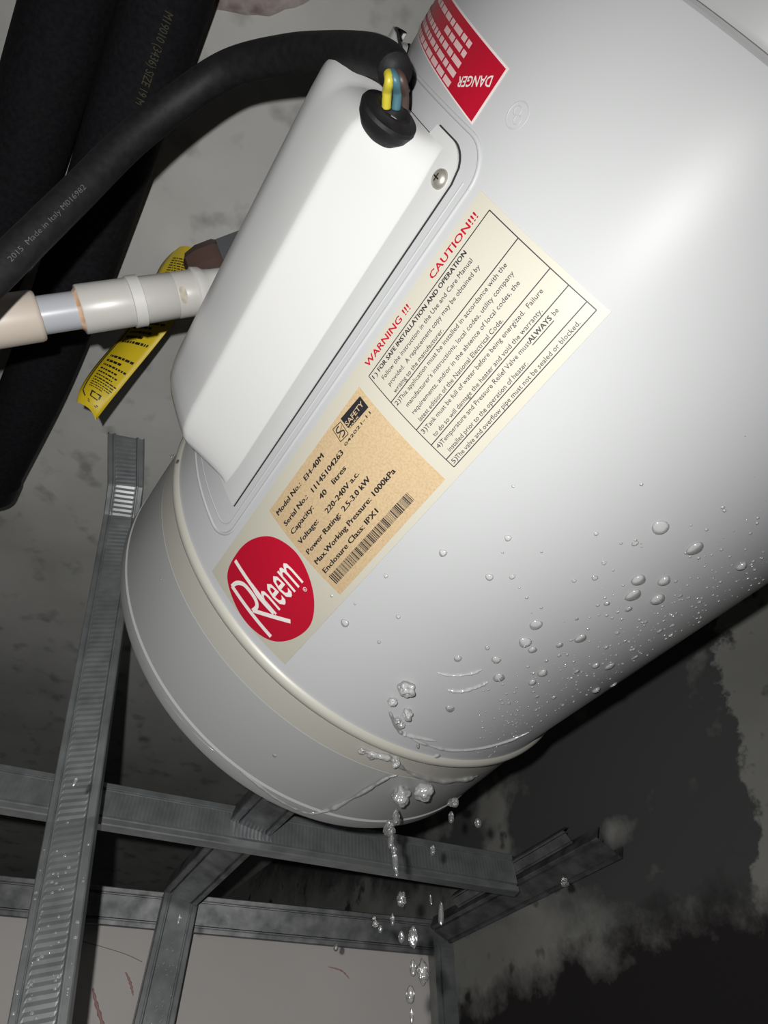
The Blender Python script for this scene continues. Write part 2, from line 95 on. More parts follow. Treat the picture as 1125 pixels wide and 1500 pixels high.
GROM_RIM = [(-0.0079, 0.0432, 2.2332), (-0.0019, 0.0476, 2.2216), (0.0062, 0.051, 2.2162), (0.015, 0.053, 2.2236), (0.0129, 0.0458, 2.2375), (0.0023, 0.043, 2.2399)]
WIRES = [[(0.001, 0.0465, 2.2278), (0.0013, 0.0405, 2.2263), (0.0021, 0.0348, 2.2246), (-0.0014, 0.0309, 2.25)], [(0.0052, 0.0471, 2.2286), (0.0057, 0.0407, 2.2275), (0.0041, 0.0348, 2.2246), (-0.0008, 0.0309, 2.25)], [(0.0088, 0.0474, 2.2309), (0.0087, 0.0417, 2.2293), (0.0067, 0.0349, 2.2258), (-0.0002, 0.0305, 2.2504)]]
CHALK = [[(-0.3513, 0.9434, 2.1299), (-0.343, 0.9457, 2.1156), (-0.3304, 0.9493, 2.0968), (-0.3205, 0.952, 2.0815)], [(-0.3198, 0.9522, 2.1488), (-0.3113, 0.9546, 2.1381), (-0.3048, 0.9564, 2.1261)], [(-0.0751, 1.0202, 2.1727), (-0.0569, 1.0252, 2.1695), (-0.0458, 1.0283, 2.1611)]]
CRACK = [(-0.3808, 0.9352, 2.1776), (-0.354, 0.9427, 2.1731), (-0.3243, 0.951, 2.1673), (-0.304, 0.9566, 2.1608)]
PATCH = (-0.0972, 0.0161, 2.5195)
R = 0.19
AX, AP, AN, AB = map(Vector, (AX, AP, AN, AB))
DH, NWALL = Vector(DH), Vector(NWALL)
rnd = random.Random(7)

# ------------------------------------------------------------------ materials
def mat(name, color, rough=0.5, metal=0.0, spec=0.5, **kw):
    m = bpy.data.materials.new(name)
    m.use_nodes = True
    p = m.node_tree.nodes['Principled BSDF']
    p.inputs['Base Color'].default_value = (*color, 1)
    p.inputs['Roughness'].default_value = rough
    p.inputs['Metallic'].default_value = metal
    p.inputs['Specular IOR Level'].default_value = spec
    for k, v in kw.items():
        p.inputs[k].default_value = v
    return m

def nodes(m):
    return m.node_tree.nodes, m.node_tree.links, m.node_tree.nodes['Principled BSDF']

def add_noise(m, scale, c0, c1, lo=0.35, hi=0.65, bump=0.0, detail=6, coords='Object'):
    n, l, p = nodes(m)
    tc = n.new('ShaderNodeTexCoord')
    t = n.new('ShaderNodeTexNoise')
    t.inputs['Scale'].default_value = scale
    t.inputs['Detail'].default_value = detail
    l.new(tc.outputs[coords], t.inputs['Vector'])
    r = n.new('ShaderNodeValToRGB')
    r.color_ramp.elements[0].position = lo
    r.color_ramp.elements[1].position = hi
    r.color_ramp.elements[0].color = (*c0, 1)
    r.color_ramp.elements[1].color = (*c1, 1)
    l.new(t.outputs['Fac'], r.inputs['Fac'])
    l.new(r.outputs['Color'], p.inputs['Base Color'])
    if bump:
        b = n.new('ShaderNodeBump')
        b.inputs['Strength'].default_value = bump
        b.inputs['Distance'].default_value = 0.002
        l.new(t.outputs['Fac'], b.inputs['Height'])
        l.new(b.outputs['Normal'], p.inputs['Normal'])
    return m

ENAMEL = mat('white_enamel', (0.365, 0.375, 0.38), 0.38, spec=0.14)
CAPMAT = mat('grey_white_cap', (0.335, 0.34, 0.342), 0.38)
IVORY = mat('ivory_band', (0.385, 0.378, 0.335), 0.4)
COVER = mat('cover_plastic', (0.47, 0.475, 0.475), 0.3)
BLACKGAP = mat('dark_gap_shade', (0.012, 0.012, 0.013), 0.7)
CREAM = mat('cream_sticker', (0.40, 0.385, 0.325), 0.45)
TAN = add_noise(mat('tan_sticker', (0.5, 0.38, 0.22), 0.5), 900, (0.36, 0.265, 0.150), (0.42, 0.315, 0.190), 0.35, 0.6)
INK = mat('black_ink', (0.012, 0.012, 0.016), 0.5)
REDINK = mat('red_ink', (0.36, 0.004, 0.020), 0.42)
WHITEINK = mat('white_ink', (0.64, 0.60, 0.58), 0.45)
PINKINK = mat('worn_white_ink', (0.62, 0.42, 0.42), 0.5)
RUBBER = add_noise(mat('black_rubber', (0.012, 0.012, 0.013), 0.6, spec=0.22), 220, (0.006, 0.006, 0.0068), (0.010, 0.010, 0.011), bump=0.15)
FOAM = add_noise(mat('black_foam', (0.006, 0.006, 0.0075), 0.85, spec=0.15), 300, (0.0045, 0.0045, 0.006), (0.009, 0.009, 0.011), bump=0.2)
OLIVE = mat('olive_print', (0.055, 0.053, 0.030), 0.8, spec=0.1)
GREYPRINT = mat('grey_print', (0.075, 0.075, 0.075), 0.7)
YELLOWWIRE = mat('yellow_wire', (0.42, 0.36, 0.03), 0.45)
BLUEWIRE = mat('blue_wire', (0.045, 0.12, 0.15), 0.45)
BROWNWIRE = mat('brown_wire', (0.05, 0.03, 0.025), 0.5)
CHROME = mat('screw_steel', (0.42, 0.40, 0.35), 0.42, 0.7)
SLOT = mat('screw_slot', (0.12, 0.115, 0.1), 0.4, 1.0)
PVC = add_noise(mat('white_pvc', (0.62, 0.61, 0.58), 0.35), 14, (0.41, 0.40, 0.38), (0.47, 0.46, 0.44))
PVCWARM = add_noise(mat('cream_pvc', (0.72, 0.63, 0.53), 0.35), 20, (0.46, 0.40, 0.345), (0.52, 0.475, 0.43))
PVCBLUE = mat('bluish_pvc', (0.37, 0.385, 0.415), 0.3)
GLUE = add_noise(mat('pipe_glue', (0.6, 0.36, 0.22), 0.25), 120, (0.50, 0.30, 0.17), (0.72, 0.52, 0.38), bump=0.8)
TAPE = mat('white_thread_tape', (0.53, 0.525, 0.505), 0.5)
YELLOW = mat('yellow_tag', (0.62, 0.46, 0.012), 0.5)
BRONZE = mat('brown_valve', (0.085, 0.05, 0.04), 0.45, 0.2)
GREYFIT = mat('grey_fitting', (0.16, 0.165, 0.175), 0.4, 0.5)

def steel(name, c0, c1, rough):
    m = mat(name, c1, rough, 0.62)
    add_noise(m, 55, c0, c1, 0.3, 0.7)
    return m
STEEL = steel('galvanised_steel', (0.27, 0.285, 0.295), (0.40, 0.415, 0.425), 0.38)
STEELDULL = steel('dull_galvanised_steel', (0.10, 0.105, 0.11), (0.26, 0.265, 0.27), 0.5)

def water_material(name, glass, caustic_white, gloss, rough):
    m = bpy.data.materials.new(name); m.use_nodes = True
    n, l = m.node_tree.nodes, m.node_tree.links
    n.clear()
    out = n.new('ShaderNodeOutputMaterial')
    tr = n.new('ShaderNodeBsdfTransparent'); tr.inputs[0].default_value = (0.97, 0.98, 0.98, 1)
    gl = n.new('ShaderNodeBsdfGlass'); gl.inputs['IOR'].default_value = 1.33; gl.inputs['Roughness'].default_value = 0.0
    sp = n.new('ShaderNodeBsdfGlossy'); sp.inputs['Roughness'].default_value = rough
    a0 = n.new('ShaderNodeMixShader'); a0.inputs[0].default_value = glass
    l.new(tr.outputs[0], a0.inputs[1]); l.new(gl.outputs[0], a0.inputs[2])
    df = n.new('ShaderNodeBsdfDiffuse'); df.inputs[0].default_value = (0.95, 0.95, 0.95, 1)  # white mixed in to stand for flash light focused by the water
    a = n.new('ShaderNodeMixShader'); a.inputs[0].default_value = caustic_white
    l.new(a0.outputs[0], a.inputs[1]); l.new(df.outputs[0], a.inputs[2])
    lw = n.new('ShaderNodeFresnel'); lw.inputs['IOR'].default_value = 1.4
    b = n.new('ShaderNodeMixShader')
    mx = n.new('ShaderNodeMath'); mx.operation = 'MULTIPLY_ADD'; mx.inputs[1].default_value = 0.8; mx.inputs[2].default_value = gloss
    l.new(lw.outputs[0], mx.inputs[0]); l.new(mx.outputs[0], b.inputs[0])
    l.new(a.outputs[0], b.inputs[1]); l.new(sp.outputs[0], b.inputs[2])
    l.new(b.outputs[0], out.inputs['Surface'])
    return m
WATER = water_material('clinging_water', 0.10, 0.20, 0.07, 0.10)
STREAM = water_material('falling_water', 0.28, 0.07, 0.12, 0.2)

def concrete(name, c_lo, c_hi, spots=0.06, spot_lo=0.60, soft_=0.10):
    m = mat(name, c_hi, 0.85, spec=0.2)
    add_noise(m, 7, c_lo, c_hi, 0.3, 0.7, bump=0.35, detail=10, coords='Object')
    n, l, p = nodes(m)
    tc = n.new('ShaderNodeTexCoord')
    t = n.new('ShaderNodeTexNoise'); t.inputs['Scale'].default_value = 27; t.inputs['Detail'].default_value = 3
    l.new(tc.outputs['Object'], t.inputs['Vector'])
    r = n.new('ShaderNodeValToRGB')
    r.color_ramp.elements[0].position = spot_lo; r.color_ramp.elements[1].position = spot_lo + soft_
    r.color_ramp.elements[0].color = (0, 0, 0, 1); r.color_ramp.elements[1].color = (1, 1, 1, 1)
    l.new(t.outputs['Fac'], r.inputs['Fac'])
    mx = n.new('ShaderNodeMix'); mx.data_type = 'RGBA'
    src = p.inputs['Base Color'].links[0].from_socket
    l.new(r.outputs['Color'], mx.inputs['Factor'])
    l.new(src, mx.inputs[6]); mx.inputs[7].default_value = (spots, spots, spots * 0.95, 1)
    l.new(mx.outputs[2], p.inputs['Base Color'])
    return m
SLAB = concrete('concrete_soffit', (0.36, 0.36, 0.345), (0.50, 0.50, 0.485), 0.15, 0.56, 0.26)
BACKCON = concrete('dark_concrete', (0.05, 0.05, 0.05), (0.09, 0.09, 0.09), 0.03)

def wall_material():
    m = concrete('stained_concrete', (0.24, 0.24, 0.225), (0.34, 0.34, 0.32), 0.05, 0.60)
    n, l, p = nodes(m)
    dry = p.inputs['Base Color'].links[0].from_socket
    geo = n.new('ShaderNodeNewGeometry')
    dot = n.new('ShaderNodeVectorMath'); dot.operation = 'DOT_PRODUCT'
    dot.inputs[1].default_value = DH
    l.new(geo.outputs['Position'], dot.inputs[0])
    sep = n.new('ShaderNodeSeparateXYZ'); l.new(geo.outputs['Position'], sep.inputs[0])
    nz = n.new('ShaderNodeTexNoise'); nz.inputs['Scale'].default_value = 16; nz.inputs['Detail'].default_value = 9
    nz.inputs['Roughness'].default_value = 0.62
    l.new(geo.outputs['Position'], nz.inputs['Vector'])
    def math_(op, a, b):
        q = n.new('ShaderNodeMath'); q.operation = op
        for i, v in enumerate((a, b)):
            if isinstance(v, (int, float)): q.inputs[i].default_value = v
            else: l.new(v, q.inputs[i])
        return q.outputs[0]
    def soft(v, w):
        q = n.new('ShaderNodeMapRange'); q.inputs['From Min'].default_value = -w; q.inputs['From Max'].default_value = w
        l.new(v, q.inputs['Value']); return q.outputs['Result']
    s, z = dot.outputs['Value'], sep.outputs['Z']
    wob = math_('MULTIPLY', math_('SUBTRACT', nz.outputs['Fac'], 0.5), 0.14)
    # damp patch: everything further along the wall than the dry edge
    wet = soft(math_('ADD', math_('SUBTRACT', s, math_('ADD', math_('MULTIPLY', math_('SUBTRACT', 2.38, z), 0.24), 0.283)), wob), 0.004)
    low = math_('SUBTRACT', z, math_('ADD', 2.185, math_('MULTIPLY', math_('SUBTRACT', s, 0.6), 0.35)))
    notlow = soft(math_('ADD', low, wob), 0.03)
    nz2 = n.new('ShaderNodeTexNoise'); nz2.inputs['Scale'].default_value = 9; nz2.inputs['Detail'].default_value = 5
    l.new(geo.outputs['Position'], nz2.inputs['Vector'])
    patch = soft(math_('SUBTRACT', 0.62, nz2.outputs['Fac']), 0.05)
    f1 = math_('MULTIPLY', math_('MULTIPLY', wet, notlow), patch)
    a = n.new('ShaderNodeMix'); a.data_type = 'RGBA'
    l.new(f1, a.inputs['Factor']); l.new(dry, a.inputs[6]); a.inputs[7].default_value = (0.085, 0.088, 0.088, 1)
    # near-black tone along the foot of the wall, with a noisy edge
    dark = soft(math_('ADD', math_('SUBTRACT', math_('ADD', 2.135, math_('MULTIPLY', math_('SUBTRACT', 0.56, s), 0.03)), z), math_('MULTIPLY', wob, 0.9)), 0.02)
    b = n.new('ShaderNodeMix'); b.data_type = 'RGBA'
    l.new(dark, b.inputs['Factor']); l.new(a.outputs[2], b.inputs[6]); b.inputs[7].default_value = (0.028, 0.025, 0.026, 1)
    l.new(b.outputs[2], p.inputs['Base Color'])
    return m
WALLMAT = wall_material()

def board_material():
    m = mat('plasterboard', (0.8, 0.75, 0.72), 0.8, spec=0.2)
    add_noise(m, 4, (0.72, 0.685, 0.66), (0.80, 0.765, 0.74), 0.3, 0.7)
    return m
BOARD = board_material()
PINKMARK = mat('pink_chalk', (0.60, 0.36, 0.35), 0.9)

# ------------------------------------------------------------------ helpers
def mesh_obj(name, verts, faces, material, parent=None, smooth=True):
    me = bpy.data.meshes.new(name)
    me.from_pydata([tuple(v) for v in verts], [], faces)
    bm = bmesh.new(); bm.from_mesh(me)
    bmesh.ops.recalc_face_normals(bm, faces=bm.faces)
    bm.to_mesh(me); bm.free()
    if smooth:
        for p in me.polygons: p.use_smooth = True
    me.materials.append(material)
    o = bpy.data.objects.new(name, me)
    COL.objects.link(o)
    if parent: attach(o, parent)
    return o

def world_loc(o):
    loc = Vector(o.location)
    return loc

def attach(o, parent):
    o.parent = parent
    m = Matrix.Translation(world_loc(parent))
    if parent.parent: m = Matrix.Identity(4)
    o.matrix_parent_inverse = m.inverted()

def thing(name, loc, label, category, group=None):
    o = bpy.data.objects.new(name, None)
    o.location = loc
    o.empty_display_size = 0.02
    COL.objects.link(o)
    return tag(o, label, category, group)

def tag(o, label, category, group=None):
    o['label'] = label; o['category'] = category
    if group: o['group'] = group
    return o

def structure(o):
    o['kind'] = 'structure'; return o

def T3(t, th, r):
    a = math.radians(th)
    return AP + AX * t + AN * (r * math.cos(a)) + AB * (r * math.sin(a))

def radial(th):
    a = math.radians(th)
    return AN * math.cos(a) + AB * math.sin(a)

def frames(path, first=None):
    path = [Vector(q) for q in path]
    tans = []
    for i in range(len(path)):
        a = path[max(i - 1, 0)]; b = path[min(i + 1, len(path) - 1)]
        tans.append((b - a).normalized())
    n = first or Vector((0, 0, 1))
    out = []
    for q, t in zip(path, tans):
        n = (n - t * n.dot(t)).normalized()
        out.append((q, t, n, t.cross(n)))
    return out

def catmull(pts, k=6):
    pts = [Vector(q) for q in pts]
    out = []
    for i in range(len(pts) - 1):
        p0 = pts[max(i - 1, 0)]; p1 = pts[i]; p2 = pts[i + 1]; p3 = pts[min(i + 2, len(pts) - 1)]
        for j in range(k):
            u = j / k
            out.append(0.5 * ((2 * p1) + (p2 - p0) * u + (2 * p0 - 5 * p1 + 4 * p2 - p3) * u * u + (3 * p1 - p0 - 3 * p2 + p3) * u ** 3))
    out.append(pts[-1])
    return out

def tube(name, path, radius, material, parent=None, seg=20, caps=True, rfun=None):
    fr = frames(path)
    V, F = [], []
    for i, (q, t, n, b) in enumerate(fr):
        rr = rfun(i / (len(fr) - 1)) if rfun else radius
        for k in range(seg):
            a = 2 * math.pi * k / seg
            V.append(q + (n * math.cos(a) + b * math.sin(a)) * rr)
    for i in range(len(fr) - 1):
        for k in range(seg):
            k2 = (k + 1) % seg
            F.append((i * seg + k, i * seg + k2, (i + 1) * seg + k2, (i + 1) * seg + k))
    if caps:
        F.append(tuple(range(seg))); F.append(tuple(range((len(fr) - 1) * seg, len(fr) * seg)))
    return mesh_obj(name, V, F, material, parent)

def lathe(name, origin, axis, prof, material, parent=None, seg=48, squash=None, ref=None):
    axis = Vector(axis).normalized()
    n = Vector(ref) if ref else Vector((0.3, 0.2, 1))
    n = (n - axis * n.dot(axis)).normalized(); b = axis.cross(n)
    V, F = [], []
    for (x, r) in prof:
        for k in range(seg):
            a = 2 * math.pi * k / seg
            V.append(Vector(origin) + axis * x + n * (r * math.cos(a)) + b * (r * math.sin(a) * (squash or 1)))
    for i in range(len(prof) - 1):
        for k in range(seg):
            k2 = (k + 1) % seg
            F.append((i * seg + k, i * seg + k2, (i + 1) * seg + k2, (i + 1) * seg + k))
    F.append(tuple(range(seg))); F.append(tuple(range((len(prof) - 1) * seg, len(prof) * seg)))
    o = mesh_obj(name, V, F, material, parent)
    sharpen(o)
    return o

def sharpen(o, deg=35):
    bm = bmesh.new(); bm.from_mesh(o.data)
    for e in bm.edges:
        if len(e.link_faces) == 2 and e.calc_face_angle(0) > math.radians(deg): e.smooth = False
    bm.to_mesh(o.data); bm.free()

def slab(name, corners, thick, material, parent=None):
    """flat panel: four corners, thickened along its normal"""
    c = [Vector(q) for q in corners]
    n = (c[1] - c[0]).cross(c[3] - c[0]).normalized() * thick
    V = c + [q + n for q in c]
    F = [(0, 1, 2, 3), (4, 5, 6, 7), (0, 1, 5, 4), (1, 2, 6, 5), (2, 3, 7, 6), (3, 0, 4, 7)]
    return mesh_obj(name, V, F, material, parent, smooth=False)

# ------------------------------------------------------------------ setting
Z_CEIL = 2.522
def wallpt(s, z, off=0.66):
    return DH * s + NWALL * off + Vector((0, 0, z))
slab_top = structure(slab('ceiling', [(-3, -1.5, Z_CEIL), (-3, 3.2, Z_CEIL), (2.2, 3.2, Z_CEIL), (2.2, -1.5, Z_CEIL)], -0.12, SLAB))
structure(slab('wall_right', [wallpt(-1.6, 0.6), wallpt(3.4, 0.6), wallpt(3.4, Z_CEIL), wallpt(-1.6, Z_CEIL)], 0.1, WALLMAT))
structure(slab('wall_back', [(-3, 2.9, 0.6), (0.2, 2.9, 0.6), (0.2, 2.9, Z_CEIL), (-3, 2.9, Z_CEIL)], 0.1, BACKCON))

# plasterboard lining behind the far studs
RF0, RF1 = Vector(RAIL_FAR[0]), Vector(RAIL_FAR[1])
dfar = (RF1 - RF0).normalized(); nfar = Vector((-dfar.y, dfar.x, 0))
b0 = RF0 - dfar * 0.6 + nfar * 0.030
b1 = RF0 + nfar * 0.030
b1 = b1 + dfar * ((0.655 - b1.dot(NWALL)) / dfar.dot(NWALL))
board = structure(slab('wall_far', [(b0.x, b0.y, 0.6), (b1.x, b1.y, 0.6), (b1.x, b1.y, 2.205), (b0.x, b0.y, 2.205)], -0.012, BOARD))

# ------------------------------------------------------------------ galvanised channels
def channel(name, path, normals, width, depth, material, label, category, group=None, rib=0.0, pitch=0.005, ends=None):
    """C-shaped channel with folded edges; the web faces along the normals"""
    hw, th = width / 2, 0.0009
    outer = [(-hw, -depth), (-hw, -0.001), (-hw + 0.001, 0), (-0.74 * hw, 0), (-0.70 * hw, -0.0028), (-0.62 * hw, -0.0028), (-0.58 * hw, 0)]
    web = [(-0.5 * hw, 0), (0.0, 0), (0.5 * hw, 0)]
    outer = outer + web + [(-x, y) for x, y in reversed(outer)]
    inner = [(x * (1 - 2 * th / width * 1.0), min(y, -0.0) - th if abs(x) < hw * 0.98 else y) for x, y in outer]
    prof = outer + list(reversed(inner))
    ribbed = {7, 8, 9}
    path = [Vector(q) for q in path]; normals = [Vector(q).normalized() for q in normals]
    dense = []
    for i in range(len(path) - 1):
        L = (path[i + 1] - path[i]).length
        k = max(2, int(L / (pitch / 2))) if rib else max(1, int(L / 0.05))
        for j in range(k):
            u = j / k
            dense.append((path[i].lerp(path[i + 1], u), normals[i].lerp(normals[i + 1], u)))
    dense.append((path[-1], normals[-1]))
    V, F = [], []
    N = len(prof)
    base = path[-1]
    for i, (q, n) in enumerate(dense):
        a = dense[max(i - 1, 0)][0]; b = dense[min(i + 1, len(dense) - 1)][0]
        t = (b - a).normalized(); n = (n - t * n.dot(t)).normalized(); s = t.cross(n)
        for k, (x, y) in enumerate(prof):
            if k in ribbed and rib: y += rib * (1 if i % 2 else -1)
            V.append(q + s * x + n * y)
    for i in range(len(dense) - 1):
        for k in range(N):
            k2 = (k + 1) % N
            F.append((i * N + k, i * N + k2, (i + 1) * N + k2, (i + 1) * N + k))
    root = thing(name, base, label, category, group)
    ch = mesh_obj('channel', V, F, material, root, smooth=False)
    return root

def screw_head(parent, q, n, r, name='screw'):
    n = Vector(n).normalized()
    prof = [(-0.001, r * 0.9), (0, r), (0.25 * r, 0.95 * r), (0.5 * r, 0.7 * r), (0.62 * r, 0.35 * r), (0.64 * r, 0.02 * r)]
    return lathe(name, q, n, prof, CHROME, parent, seg=20)

def view_n(q):
    return (EYE - Vector(q)).normalized()
H = [Vector(q) for q in HANGER]
hang = channel('channel_hanger', H, [(0.1, -0.4, -1), (0.3, -0.5, -0.8), (0.3, -0.6, -0.7), (0.12, -1, -0.12), (0.12, -1, -0.05)], 0.040, 0.011, STEEL,
    'long galvanised ribbed channel hanger screwed to the concrete ceiling beside the tank', 'metal channel', None, rib=0.00016, pitch=0.0056)
NR = [Vector(q) for q in RAIL_NEAR]; dn = (NR[1] - NR[0]).normalized()
channel('cross_rail', NR, [(0.25, -1, 0.12)] * 2, 0.043, 0.012, STEEL,
    'horizontal galvanised rail passing behind the long hanger and under the tank end', 'metal channel', 'ceiling frame rails', rib=0.00012, pitch=0.004)
channel('top_track', [RF0 + Vector((0, 0, 0.002)), RF1 - dfar * 0.006 + Vector((0, 0, 0.002))], [-nfar + Vector((0, 0, -0.25))] * 2, 0.042, 0.018, STEELDULL,
    'far horizontal galvanised track along the top edge of the pale board', 'metal channel', 'ceiling frame rails')
CN = [Vector(q) for q in CONNECT]
cr = channel('tie_channel', [CN[0] + Vector((0, 0, 0.004)), CN[1] + Vector((0, 0, 0.004))], [(-0.05, -0.35, -0.95)] * 2, 0.045, 0.020, STEELDULL,
    'short galvanised tie piece joining the near rail to the far track below the tank', 'metal channel', None)
cdir = (CN[1] - CN[0]).normalized()
screw_head(cr, CN[0].lerp(CN[1], 0.36) + Vector((0, -0.001, 0.003)), (-0.05, -0.35, -0.95), 0.0045)
mesh_obj('bracket', *(lambda c, u, v, w: ([c + u * a + v * b + w * e for a in (-1, 1) for b in (-1, 1) for e in (-1, 1)],
    [(0, 1, 3, 2), (4, 5, 7, 6), (0, 1, 5, 4), (2, 3, 7, 6), (0, 2, 6, 4), (1, 3, 7, 5)]))(CN[0] + Vector((0, 0.004, 0.022)), Vector((0.013, 0.005, 0)), Vector((0, 0.0005, 0.017)), Vector((-0.0005, 0.001, 0))), STEEL, cr, smooth=False)
RW = [Vector(q) for q in RAIL_WALL]
channel('wall_track', RW, [(-0.35, -0.3, -1)] * 2, 0.036, 0.016, STEELDULL,
    'dull galvanised track fixed along the stained concrete wall', 'metal channel', 'wall tracks')
RW2 = [Vector(q) for q in RAIL_WALL2]
channel('wall_angle', [RW2[0] + Vector((-0.012, -0.006, 0.012)), RW2[1] + Vector((-0.012, -0.006, 0.012))], [(-0.6, -0.4, -0.7)] * 2, 0.016, 0.010, STEELDULL,
    'narrow galvanised angle lying just above the wall track', 'metal channel', 'wall tracks')
for q, lab in zip(POST_TOP, ('galvanised stud with water beads standing against the pale board', 'galvanised corner stud between pale board and stained concrete wall')):
    q = Vector(q) - nfar * 0.006
    st = channel('stud', [q + Vector((0, 0, 0.012)), Vector((q.x, q.y, 1.25))], [-nfar + Vector((0.12, 0, 0))] * 2, 0.044, 0.022, STEEL, lab, 'metal stud', 'studs on the pale board', rib=0.00006 if lab.startswith('galvanised corner') else 0, pitch=0.006)

# pink chalk marks and a hairline crack on the board
for pts, w in zip(CHALK, (0.0024, 0.0018, 0.0012)):
    tube('chalk_mark', catmull(pts, 6), w, PINKMARK, board, seg=6, rfun=lambda u, w=w: w * (0.4 + 0.6 * math.sin(math.pi * u)) * (0.8 + 0.3 * math.sin(u * 40)))
tube('hairline_crack', catmull(CRACK, 5), 0.0004, mat('crack_grey', (0.3, 0.28, 0.27), 0.9), board, seg=5)
# rough brown patch left on the soffit
pc = Vector(PATCH)
V, F = [pc + Vector((0, 0, -0.004))], []
for j_ in (1, 2, 3):
    for k in range(28):
        a = 2 * math.pi * k / 28
        w = 1 + 0.25 * noise.noise(Vector((math.cos(a) * 2, math.sin(a) * 2, j_)))
        V.append(pc + Vector((0.040 * math.cos(a) * w, 0.012 * math.sin(a) * w, 0)) * (j_ / 3) + Vector((0, 0, (-0.004, -0.0045, -0.003, 0.003)[j_] + 0.0015 * noise.noise(Vector((k, j_, 3)) * 0.7))))
for k in range(28):
    k2 = (k + 1) % 28
    F.append((0, 1 + k, 1 + k2))
    for j_ in (0, 1): F.append((1 + 28 * j_ + k, 1 + 28 * j_ + k2, 29 + 28 * j_ + k2, 29 + 28 * j_ + k))
mesh_obj('plaster_patch', V, F, add_noise(mat('brown_plaster', (0.3, 0.24, 0.22), 0.9), 60, (0.20, 0.15, 0.14), (0.42, 0.37, 0.35), bump=0.6), slab_top)

# ------------------------------------------------------------------ insulated pipes along the soffit
TXT = []          # lettering jobs: (text, place function, material, parent, name, offset)
def insulated_pipe(pts, r, label):
    pth = catmull(pts, 8)
    root = thing('insulated_pipe', pth[-1], label, 'insulated pipe', 'insulated pipes under the ceiling')
    tube('foam_sleeve', pth, r, FOAM, root, seg=40, caps=False)
    fr = frames(pth)
    q, t, n, b = fr[-1]
    lathe('cut_end', q, t, [(-0.003, r * 0.99), (0.0, r), (0.002, r * 0.9), (0.002, 0.45 * r), (-0.02, 0.42 * r)], FOAM, root, seg=32)
    return root, pth
ins_b, path_b = insulated_pipe(TUBE_B, 0.0280, 'black foam insulated pipe with olive printed lettering, nearer to the heater')
ins_a, path_a = insulated_pipe(TUBE_A, 0.0300, 'plain black foam insulated pipe running beside the printed one, at the picture edge')
# strap with a wire loop near the cut end
qe, te, ne, be = frames(path_b)[-6]
lathe('strap', qe, te, [(-0.010, 0.0285), (-0.010, 0.0295), (0.010, 0.0295), (0.010, 0.0285)], RUBBER, ins_b, seg=40)
c = qe + Vector((0.62, -0.35, -0.68)).normalized() * 0.0305
lp = [c + te * (0.006 * math.cos(a)) + Vector((0.6, 0, -0.5)) * (0.006 * math.sin(a)) for a in [i * math.pi / 8 for i in range(17)]]
tube('strap_loop', lp, 0.0009, RUBBER, ins_b, seg=8)

def along(path, r, s0, up_dir, flip=1):
    """place lettering on a round pipe: x runs along the path from s0, y runs around it"""
    fr = frames(path)
    cum = [0]
    for i in range(1, len(fr)): cum.append(cum[-1] + (fr[i][0] - fr[i - 1][0]).length)
    def f(x, y):
        s = min(max(s0 + flip * x, 0), cum[-1] - 1e-6)
        i = max(j for j in range(len(cum)) if cum[j] <= s); i = min(i, len(fr) - 2)
        u = (s - cum[i]) / (cum[i + 1] - cum[i])
        q = fr[i][0].lerp(fr[i + 1][0], u)
        t = (fr[i + 1][0] - fr[i][0]).normalized()
        face = (EYE + up_dir - q); face = (face - t * face.dot(t)).normalized()
        side = t.cross(face)
        a = y / r
        return q + face * (r * math.cos(a)) - side * (r * math.sin(a))
    return f

# ------------------------------------------------------------------ supply pipe in white plastic
PA, PB = Vector(PIPE[0]), Vector(PIPE[1])
pax = (PB - PA).normalized(); PL = (PB - PA).length
pk = [k * PL for k in PIPE_K]
sup = thing('supply_pipe', PB, 'white plastic water pipe with couplings running into the heater behind its cover', 'water pipe')
lathe('pipe', PA, pax, [(0, 0.01195), (pk[7], 0.01195)], PVCBLUE, sup, seg=40)
lathe('coupling', PA, pax, [(-0.01, 0.01312), (-0.01, 0.01611), (pk[2] - 0.0025, 0.01593), (pk[2] - 0.0008, 0.01539), (pk[2], 0.01448), (pk[2], 0.01213)], PVCWARM, sup, seg=48)
so = lathe('socket', PA, pax, [(pk[3] + 0.006, 0.0121), (pk[3] + 0.002, 0.0138), (pk[3] - 0.0012, 0.0143), (pk[3] - 0.0012, 0.0153), (pk[3] - 0.0004, 0.01575), (pk[4], 0.01575)], PVC, sup, seg=48)
lathe('glue_ring', PA, pax, [(pk[3] - 0.0035, 0.0119), (pk[3] - 0.0022, 0.0130), (pk[3] - 0.0013, 0.0143), (pk[3] + 0.004, 0.0136)], GLUE, so, seg=48)
lathe('collar', PA, pax, [(pk[4], 0.01575), (pk[4] + 0.0004, 0.01683), (pk[5] - 0.0004, 0.01683), (pk[5], 0.01557)], TAPE, sup, seg=48)
ad = lathe('adapter', PA, pax, [(pk[5], 0.01539), (pk[6] - 0.0006, 0.01539), (pk[6], 0.01502), (pk[6] + 0.0006, 0.01539), (pk[7], 0.01557), (pk[7], 0.014)], PVC, sup, seg=48)
